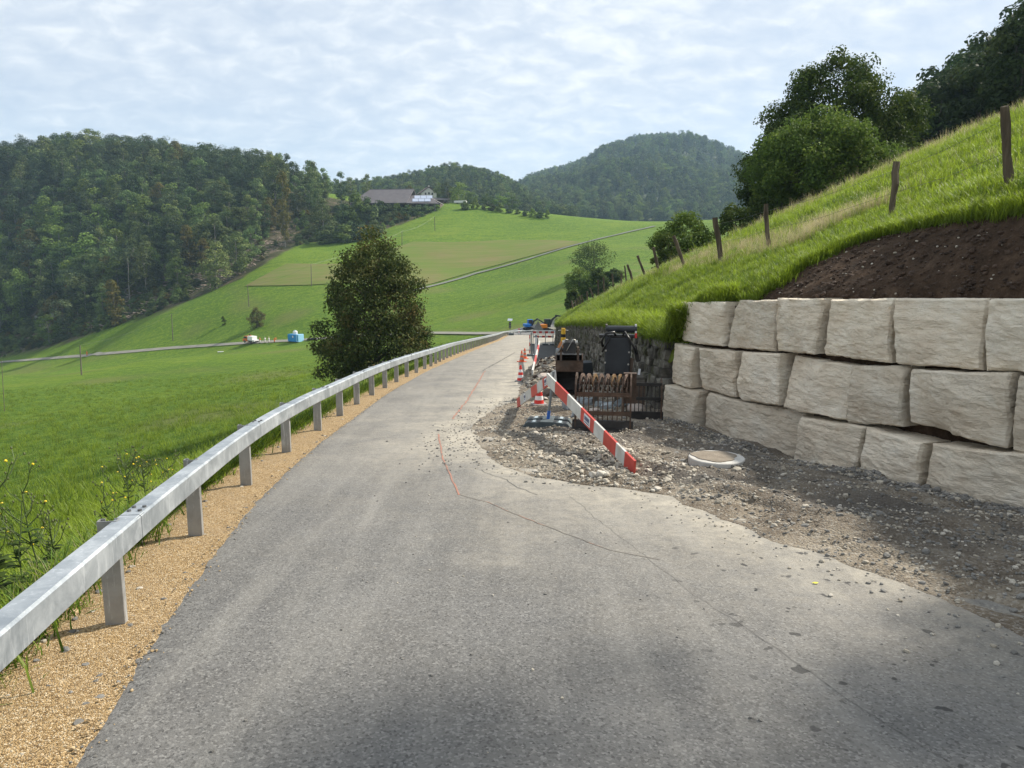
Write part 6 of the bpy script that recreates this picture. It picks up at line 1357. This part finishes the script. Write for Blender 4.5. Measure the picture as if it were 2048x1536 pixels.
G1 = ridge('distant_hill', [(1020, 385, 1750), (1060, 358, 1800), (1130, 338, 1850), (1185, 314, 1880), (1200, 296, 1900), (1240, 285, 1950), (1290, 273, 2000), (1340, 271, 2000), (1400, 285, 2000), (1450, 300, 2000), (1500, 318, 2000), (1560, 340, 2000), (1640, 380, 2000)],
      [(1020, 440, 800), (1300, 455, 850), (1640, 450, 900)], 'blue-green wooded distant hill', 11.5, (11, 19), 110, 44, 600, 3)
G2_ = ridge('middle_hill', [(560, 385, 900), (700, 370, 900), (780, 364, 920), (840, 350, 940), (880, 338, 950), (915, 333, 950), (960, 342, 950), (1000, 352, 950), (1050, 380, 950), (1090, 405, 950), (1150, 425, 950)],
      [(560, 430, 620), (900, 430, 620), (1150, 450, 640)], 'wooded middle hill behind the farm', 8., (9, 16), 90, 24, 300, 4)
M_CLF = pm('pale_cliff', [(0, (.22, .20, .18)), (1, (.46, .43, .40))], .06, 6, .9, .8, .3)
CL = rock_meshes(3, M_CLF, .55, 9, 'cliff')
for i, (px, py, D, s) in enumerate(((1204, 324, 1770, 26), (1212, 328, 1760, 26), (1224, 322, 1780, 22), (948, 359, 880, 8), (905, 348, 900, 7))):
    g = P(px, py, D); o = mkobj('cliff', CL[i % 3]); o.location = g; o.scale = (s, s*.8, s*1.5); tag(o, 'pale limestone cliff face in the side of the distant hill' if i < 3 else 'small pale rock face on the middle wooded hill', 'cliff', 'cliffs of the distant hill' if i < 3 else 'rock faces of the middle hill')
# ================================================================== NEAR GRASS
def blade_mat(name, root, tip, var=.3, trans=.4):
    m, nt, n, L, b, out = newmat(name); at = n('ShaderNodeAttribute', attribute_name='rnd'); oi = n('ShaderNodeObjectInfo')
    c = mixc(n, L, at.outputs['Fac'], root, tip); hs = n('ShaderNodeHueSaturation'); L(c, hs.inputs['Color']); L(maprange(n, L, oi.outputs['Random'], 0, 1, 1-var, 1+var), hs.inputs['Value'])
    L(hs.outputs[0], b.inputs['Base Color']); b.inputs['Roughness'].default_value = .5; b.inputs['Specular IOR Level'].default_value = .3
    tr = n('ShaderNodeBsdfTranslucent'); L(hs.outputs[0], tr.inputs['Color']); mx = n('ShaderNodeMixShader'); mx.inputs[0].default_value = trans; L(b.outputs[0], mx.inputs[1]); L(tr.outputs[0], mx.inputs[2]); L(mx.outputs[0], out.inputs[0]); return m
MG = blade_mat('grass_blade', (.095, .145, .014), (.26, .35, .030), .3, .55); MGD = blade_mat('grass_blade_dark', (.045, .09, .012), (.13, .225, .025), .3, .45); MGY = blade_mat('dry_grass', (.24, .22, .09), (.52, .44, .26), .25, .45)
def tuft(nb, h, spread, w, mat, seed, droop=.5):
    rg = np.random.default_rng(seed); V = []; F = []; r = []
    for _ in range(nb):
        a = rg.uniform(0, 6.28); b0 = np.array([rg.normal()*spread*.5, rg.normal()*spread*.5, -.02]); d = np.array([math.cos(a), math.sin(a), 0]); sdv = np.array([-d[1], d[0], 0]); hh = h*rg.uniform(.55, 1.1); out = hh*droop*rg.uniform(.3, 1.2)
        o = len(V)
        for k, (t, ww) in enumerate(((0, 1), (.45, .85), (.8, .5), (1, 0))):
            p = b0+d*out*t**2+np.array([0, 0, hh*(t-.25*droop*t**3)])
            if ww > 0: V += [p-sdv*w*ww/2, p+sdv*w*ww/2]; r += [t, t]
            else: V += [p]; r += [t]
        F += [(o, o+1, o+3, o+2), (o+2, o+3, o+5, o+4), (o+4, o+5, o+6, o+6)]
    me = bpy.data.meshes.new('tuft'); me.from_pydata([tuple(map(float, v)) for v in V], [], [f if f[2] != f[3] else f[:3] for f in F]); me.materials.append(mat); a = me.attributes.new('rnd', 'FLOAT', 'POINT'); a.data.foreach_set('value', np.array(r, np.float32)); me.update(); return me
TUF = [tuft(16, .30, .16, .011, MG, 1, .7), tuft(18, .26, .18, .010, MG, 2, .6), tuft(16, .28, .16, .010, MGD, 3, .7), tuft(14, .13, .18, .009, MG, 4, .4), tuft(14, .11, .18, .009, MGD, 5, .4), tuft(14, .48, .14, .006, MGY, 6, .45), tuft(12, .60, .12, .005, MGY, 7, .35)]
rng = np.random.default_rng(12)
def hill_pts(n, y0, y1, d0, d1, near=True):
    y = y0+(y1-y0)*rng.uniform(0, 1, n)**(1.6 if near else 1.); xw = xwall(y)+np.interp(y, [15.25, 15.7], [.85, .25]); xf = np.interp(y, _fy, _fx)
    a = np.where(d0 < -5, xw, xf+d0); x = a+(xf+d1-a)*rng.uniform(0, 1, n); return x, y, hillside(x, y)
def add_tufts(L_, x, y, z, vs, s0, s1, tilt=(0, 0), tj=.2):
    n = len(x); L_.append(np.stack([x, y, z, rng.uniform(s0, s1, n), rng.normal(tilt[0], tj, n), rng.normal(tilt[1], tj, n), rng.uniform(0, 6.28, n), np.array(vs)[rng.integers(0, len(vs), n)]], -1))
T = []
x, y, z = hill_pts(21000, 6, 34, -9, 1.2); k = ~soil_mask(x, y, z); add_tufts(T, x[k], y[k], z[k], [0, 0, 1, 1, 2], .45, .9)
x, y, z = hill_pts(9000, 30, 64, -9, 1.5, False); add_tufts(T, x, y, z, [0, 1, 1, 2], .9, 1.5)
x, y, z = hill_pts(22000, 6, 40, 1.0, 14); add_tufts(T, x, y, z, [3, 3, 4, 1], .8, 1.5)
x, y, z = hill_pts(5000, 36, 75, 1, 22, False); add_tufts(T, x, y, z, [3, 1, 4], 1.4, 2.4)
# tussocks in the pasture
for _ in range(70):
    x0, y0, z0 = (float(q[0]) for q in hill_pts(1, 9, 32, .6, 10)); m = 26; x = x0+rng.normal(0, .28, m); y = y0+rng.normal(0, .22, m); add_tufts(T, x, y, hillside(x, y), [0, 2, 2], .55, .95)
# edge of the old wall, hanging over
y = 15.4+60*rng.uniform(0, 1, 5200)**1.5; x = xwall(y)+.30+rng.uniform(-.10, .30, len(y)); add_tufts(T, x, y, hillside(np.maximum(x, xwall(y)+.26), y)-.03, [0, 1, 0], .9, 1.5, (0, 0), .35)
y = 14.7+1.2*rng.uniform(0, 1, 700); x = xwall(y)+np.interp(y, [15.25, 15.7], [.8, .3])+rng.uniform(-.1, .3, 700); add_tufts(T, x, y, hillside(x+.1, y)-.03, [0, 1], .7, 1.1)
# grass fringe over the soil
for px, py in zip(np.linspace(1545, 2070, 260), np.interp(np.linspace(1545, 2070, 260), [1500, 1520, 1560, 1600, 1700, 1785, 1900, 2048], [612, 598, 572, 540, 492, 465, 440, 418])):
    g = hhit(px, py-3); m = 5; x = g.x+rng.normal(0, .07, m); y = g.y+rng.normal(0, .07, m); add_tufts(T, x, y, hillside(x, y)-.02, [0, 1], .5, 1.05)
# dry stalks along fence and skyline
x, y, z = hill_pts(900, 18, 52, -.5, 1.6); add_tufts(T, x, y, z, [5, 5, 6], .6, 1.1)
x, y, z = hill_pts(1500, 32, 66, 6, 32, False); add_tufts(T, x, y, z, [5, 6], .8, 1.6)
x, y, z = hill_pts(260, 9, 26, .5, 8); add_tufts(T, x, y, z, [5], .5, .8)
T = np.concatenate(T)
scatter('hillside_grass', TUF, T[:, :3], T[:, 3], T[:, 4:7], T[:, 7].astype(int), 'stuff', 'lush grass on the steep meadow above the walls')
# grass on the bank below the verge
T = []
y = 1.5+34*rng.uniform(0, 1, 19000)**1.7; x = xvo(y)-.02-np.abs(rng.normal(0, 1, len(y)))*np.interp(y, [0, 10, 36], [.7, .9, 1.2]); add_tufts(T, x, y, np.where(x > xvo(y)-.03, zr(y), ground(x, y))-.01, [0, 2, 2, 1], .8, 1.6)
y = 3+110*rng.uniform(0, 1, 16000)**1.9; x = xvo(y)-.3-7*rng.uniform(0, 1, len(y))**1.3; add_tufts(T, x, y, ground(x, y), [3, 4, 1, 0], 1.0, 1.7)
y = 2+30*rng.uniform(0, 1, 420)**1.5; x = xvo(y)-rng.uniform(.05, 1.2, len(y)); add_tufts(T, x, y, ground(x, y), [5, 6], .6, 1.1)
y = 22+130*rng.uniform(0, 1, 15000)**1.2; x = xvo(y)-4-(y*.75)*rng.uniform(0, 1, len(y)); add_tufts(T, x, y, ground(x, y), [3, 4, 4, 1], 1.6, 3.2)
T = np.concatenate(T)
scatter('bank_grass', TUF, T[:, :3], T[:, 3], T[:, 4:7], T[:, 7].astype(int), 'stuff', 'long grass on the bank behind the guardrail')
# ================================================================== WEEDS BEHIND THE RAIL
M_STEM = flat('weed_stem', (.075, .11, .03), .6); ML_WD = leaf_mat('weed_leaf', [(0, (.030, .055, .012)), (1, (.075, .12, .028))], .35, .2); M_FLW = flat('yellow_flower', (.72, .52, .02), .5); M_BUD = flat('weed_bud', (.10, .12, .04), .7)
def weed(loc, H, seed, nbr, leafy, label, flowers=True):
    rg = random.Random(seed); t = thing('ragwort', label, 'weed', loc, rg.uniform(0, 6))
    st = MB(); lean = Vector((rg.uniform(-.12, .12), rg.uniform(-.12, .12), 0)); fl = MB(); bd = MB(); C = []
    pts = [lean*(k/6)**1.5*H+Vector((rg.uniform(-.01, .01), rg.uniform(-.01, .01), H*k/6)) for k in range(7)]; st.tube(pts, [.011-.0012*k for k in range(7)], 6)
    lv = []; lf = []; lr = []
    def addleaf(p, d, l, w):
        d = d.normalized(); s = d.cross(Vector((0, 0, 1))).normalized(); o = len(lv); n_ = 5
        for k in range(n_+1):
            u = k/n_; ww = w*math.sin(math.pi*min(1, u*.9+.1))*(1.25 if k % 2 else .7); c = p+d*l*u+Vector((0, 0, -.5*l*u*u))
            lv.extend([c-s*ww/2, c+s*ww/2]); lr.extend([rg.random()]*2)
        for k in range(n_): lf.append((o+2*k, o+2*k+1, o+2*k+3, o+2*k+2))
    for k in range(leafy):
        u = rg.uniform(.03, .75); i = int(u*6); p = pts[i].lerp(pts[i+1], u*6-i); a = rg.uniform(0, 6.28); addleaf(p, Vector((math.cos(a), math.sin(a), .55)), rg.uniform(.12, .26)*(1.2-u), rg.uniform(.035, .075))
    for b in range(nbr):
        u = rg.uniform(.5, .98); i = min(5, int(u*6)); p = pts[i].lerp(pts[i+1], u*6-i); a = rg.uniform(0, 6.28); l = rg.uniform(.14, .3)*H; e = p+Vector((math.cos(a)*l*.6, math.sin(a)*l*.6, l*.8)); st.tube([p, p.lerp(e, .5)+Vector((math.cos(a)*.02, math.sin(a)*.02, -.01)), e], [.005, .004, .003], 4)
        for q in range(rg.randint(2, 5)):
            f = e+Vector((rg.uniform(-.06, .06), rg.uniform(-.06, .06), rg.uniform(-.02, .06))); st.tube([e.lerp(p, .15), f], .0022, 3)
            if flowers and rg.random() < .12:
                nrm = Vector((rg.uniform(-.5, .5), rg.uniform(-.5, .2), 1)).normalized(); fl.cyl(f, f+nrm*.007, .011, 8, 0, .008)
            else: bd.tube([f-Vector((0, 0, .012)), f, f+Vector((0, 0, .01))], [.004, .009, .004], 5)
    st.obj('stem', M_STEM, t)
    me = bpy.data.meshes.new('leaves'); me.from_pydata([tuple(v) for v in lv], [], lf); me.materials.append(ML_WD); a = me.attributes.new('rnd', 'FLOAT', 'POINT'); a.data.foreach_set('value', lr); tag(mkobj('leaves', me, t), kind='stuff')
    if fl.v: tag(fl.obj('flower_heads', M_FLW, t), kind='stuff')
    if bd.v: tag(bd.obj('buds', M_BUD, t), kind='stuff')
for i, (px, py, D, lb, leafy, nbr) in enumerate(((28, 955, 5.2, 'tall thistle-like weed with yellow heads, thickest of the weeds behind the rail', 34, 8), (100, 965, 5.9, 'thin yellow-flowered weed beside the thickest weed', 10, 10), (70, 1010, 5.5, 'short leafy weed under the thickest weed', 26, 5), (215, 960, 7.4, 'dark leafy weed just behind the first rail joint', 22, 7), (250, 905, 8.2, 'tall yellow-flowered weed behind the second rail post', 16, 16), (290, 925, 8.6, 'fine-stemmed yellow weed beside the tall one', 8, 14), (140, 1020, 6.2, 'bushy low weed with small yellow flowers near the first joint', 18, 12), (330, 930, 9.3, 'pale grassy weed with tiny flowers behind the third post', 8, 12))):
    tp_ = P(px, py, D); tp_.x = min(tp_.x, float(xvo(D))-.42); z = gz(tp_.x, tp_.y); weed(Vector((tp_.x, tp_.y, z-.03)), max(.35, tp_.z-z), 60+i, nbr, int(leafy*2.2), lb)
# ================================================================== LOOSE STONES
M_GS = pm('loose_stone', [(0, (.26, .225, .17)), (.5, (.40, .36, .29)), (1, (.56, .52, .45))], 2.5, 4, .85); M_GSD = pm('dark_chipping', [(0, (.10, .095, .085)), (1, (.24, .23, .21))], 4, 4, .85); M_GY = pm('yellow_stone', [(0, (.28, .19, .09)), (1, (.52, .40, .24))], 5, 4, .85); M_SB = pm('clod', [(0, (.028, .018, .012)), (1, (.085, .055, .038))], 4, 5, .95)
STN = rock_meshes(4, M_GS, .35, 5, 'pebble')+rock_meshes(3, M_GSD, .45, 6, 'chipping')+rock_meshes(2, M_GY, .4, 7, 'yellow_pebble')+rock_meshes(2, M_SB, .3, 10, 'clod')
rng = np.random.default_rng(33); T = []
def stones_add(x, y, z, s, vs):
    n = len(x); T.append(np.stack([x, y, z+s*.15, s*rng.uniform(.8, 1.3, n), s*rng.uniform(.7, 1.1, n), s*rng.uniform(.5, .85, n), rng.uniform(-.4, .4, n), rng.uniform(-.4, .4, n), rng.uniform(0, 6.28, n), np.array(vs)[rng.integers(0, len(vs), n)]], -1))
n = 30000; y = 3.4+18*rng.uniform(0, 1, n)**1.2; g0 = xgr(y); x = g0+.05+(xwall(y)-g0)*rng.uniform(0, 1, n)**.9; k = (vnoise(x, y, 1.6, 21)+rng.normal(0, .35, n)) > -.15; x, y = x[k], y[k]
stones_add(x, y, lot(x, y), np.clip(rng.lognormal(-4.1, .45, len(x)), .008, .06), [0, 1, 2, 4, 4, 5, 6])
n = 2600; x = 1.0+rng.normal(0, .75, n); y = 10.2+rng.normal(0, 1.5, n); k = x > xgr(y)+.1; x, y = x[k], y[k]; stones_add(x, y, lot(x, y), np.clip(rng.lognormal(-3.75, .5, len(x)), .012, .1), [0, 1, 2, 3])
# dark chippings at the wall foot
n = 3600; y = 6.5+9*rng.uniform(0, 1, n); x = xwall(y)-np.abs(rng.normal(0, .28, n))+.03; stones_add(x, y, lot(x, y), np.clip(rng.lognormal(-3.7, .4, n), .012, .07), [4, 5, 6, 4, 0])
# spill over the asphalt
n = 500; y = 3.5+15*rng.uniform(0, 1, n); x = xgr(y)-np.abs(rng.normal(0, .28, n)); stones_add(x, y, zr(y)+.03, np.clip(rng.lognormal(-4.1, .4, n), .006, .04), [0, 1, 4, 5])
n = 130; y = 11.2+rng.normal(0, 1.0, n); x = -1.0+rng.normal(0, .28, n); stones_add(x, y, zr(y)+.03, np.clip(rng.lognormal(-4.0, .35, n), .008, .035), [5, 6, 4])
n = 160; y = rng.uniform(2.5, 9, n); x = rng.uniform(-2, 3, n); k = x < xgr(y); x, y = x[k], y[k]; stones_add(x, y, zr(y)+.03, np.clip(rng.lognormal(-4.5, .3, len(x)), .005, .018), [0, 5, 6])
# verge
n = 2600; y = 2.2+26*rng.uniform(0, 1, n)**2; x = xvo(y)+(xle(y)-xvo(y)+.05)*rng.uniform(0, 1, n); stones_add(x, y, zr(y)+.0, np.clip(rng.lognormal(-4.35, .4, n), .006, .04), [7, 8, 7, 8, 0])
n = 900; y = 2.2+20*rng.uniform(0, 1, n)**1.6; x = xle(y)+rng.normal(.02, .05, n); stones_add(x, y, zr(y)+.03, np.clip(rng.lognormal(-4.7, .35, n), .004, .02), [7, 8, 5])
n = 140; y = 2.4+14*rng.uniform(0, 1, n)**1.6; x = xvo(y)+(xle(y)-xvo(y))*rng.uniform(0, 1, n); stones_add(x, y, zr(y)+.005, rng.uniform(.015, .045, n), [0, 4, 5, 6])
# soil bank clods
n = 2600; y = rng.uniform(6, 15, n); xf = np.interp(y, _fy, _fx); x = xwall(y)+.85+(xf-xwall(y)-.85)*rng.uniform(0, 1, n); z = hillside(x, y); k = soil_mask(x, y, z); stones_add(x[k], y[k], z[k], np.clip(rng.lognormal(-3.4, .4, k.sum()), .012, .09), [9, 10])
n = 200; y = rng.uniform(6, 15, n); xf = np.interp(y, _fy, _fx); x = xwall(y)+.85+(xf-xwall(y)-.85)*rng.uniform(0, 1, n); z = hillside(x, y); k = soil_mask(x, y, z); stones_add(x[k], y[k], z[k], np.clip(rng.lognormal(-3.7, .4, k.sum()), .012, .05), [0, 1])
# spoil heap
n = 1500; x = 1.25+rng.normal(0, .65, n); y = 23.5+rng.normal(0, 2.6, n); k = x > xgr(y)+.15; x, y = x[k], y[k]; n = len(x); stones_add(x, y, lot(x, y), np.clip(rng.lognormal(-2.9, .45, n), .03, .2), [0, 1, 9, 10, 4])
T = np.concatenate(T)
scatter('loose_stones', STN, T[:, :3], T[:, 3:6], T[:, 6:9], T[:, 9].astype(int), 'stuff', 'loose stones and chippings on gravel, soil and asphalt')
# yellow leaf on the asphalt
lf_ = road_hit(1631, 1168, .03); mb = MB(); mb.add([(0, -.02, .006), (.03, -.01, .012), (.045, .02, .008), (.012, .018, .014), (0, .045, .006), (-.014, .016, .013), (-.045, .018, .006), (-.03, -.012, .01)], [tuple(range(8))]); o = mb.obj('fallen_leaf', flat('leaf_yellow', (.62, .58, .05), .6)); o.location = lf_+Vector((0, 0, .004)); o.scale = (.6, .6, .6); tag(o, 'single bright yellow leaf lying on the asphalt', 'leaf')
# ================================================================== HAZE
hz = MB(); hz.box((100, 1400, 165), (3300, 3500, 490)); ho = hz.obj('haze', flat('haze_air', (1, 1, 1)))
hm = ho.data.materials[0]; nt = hm.node_tree; nt.nodes.clear(); o_ = nt.nodes.new('ShaderNodeOutputMaterial'); pv = nt.nodes.new('ShaderNodeVolumePrincipled')
pv.inputs['Color'].default_value = (.52, .76, 1, 1); pv.inputs['Density'].default_value = .00014; pv.inputs['Anisotropy'].default_value = .1; nt.links.new(pv.outputs[0], o_.inputs['Volume'])
tag(ho, 'thin bluish daylight haze', kind='stuff')
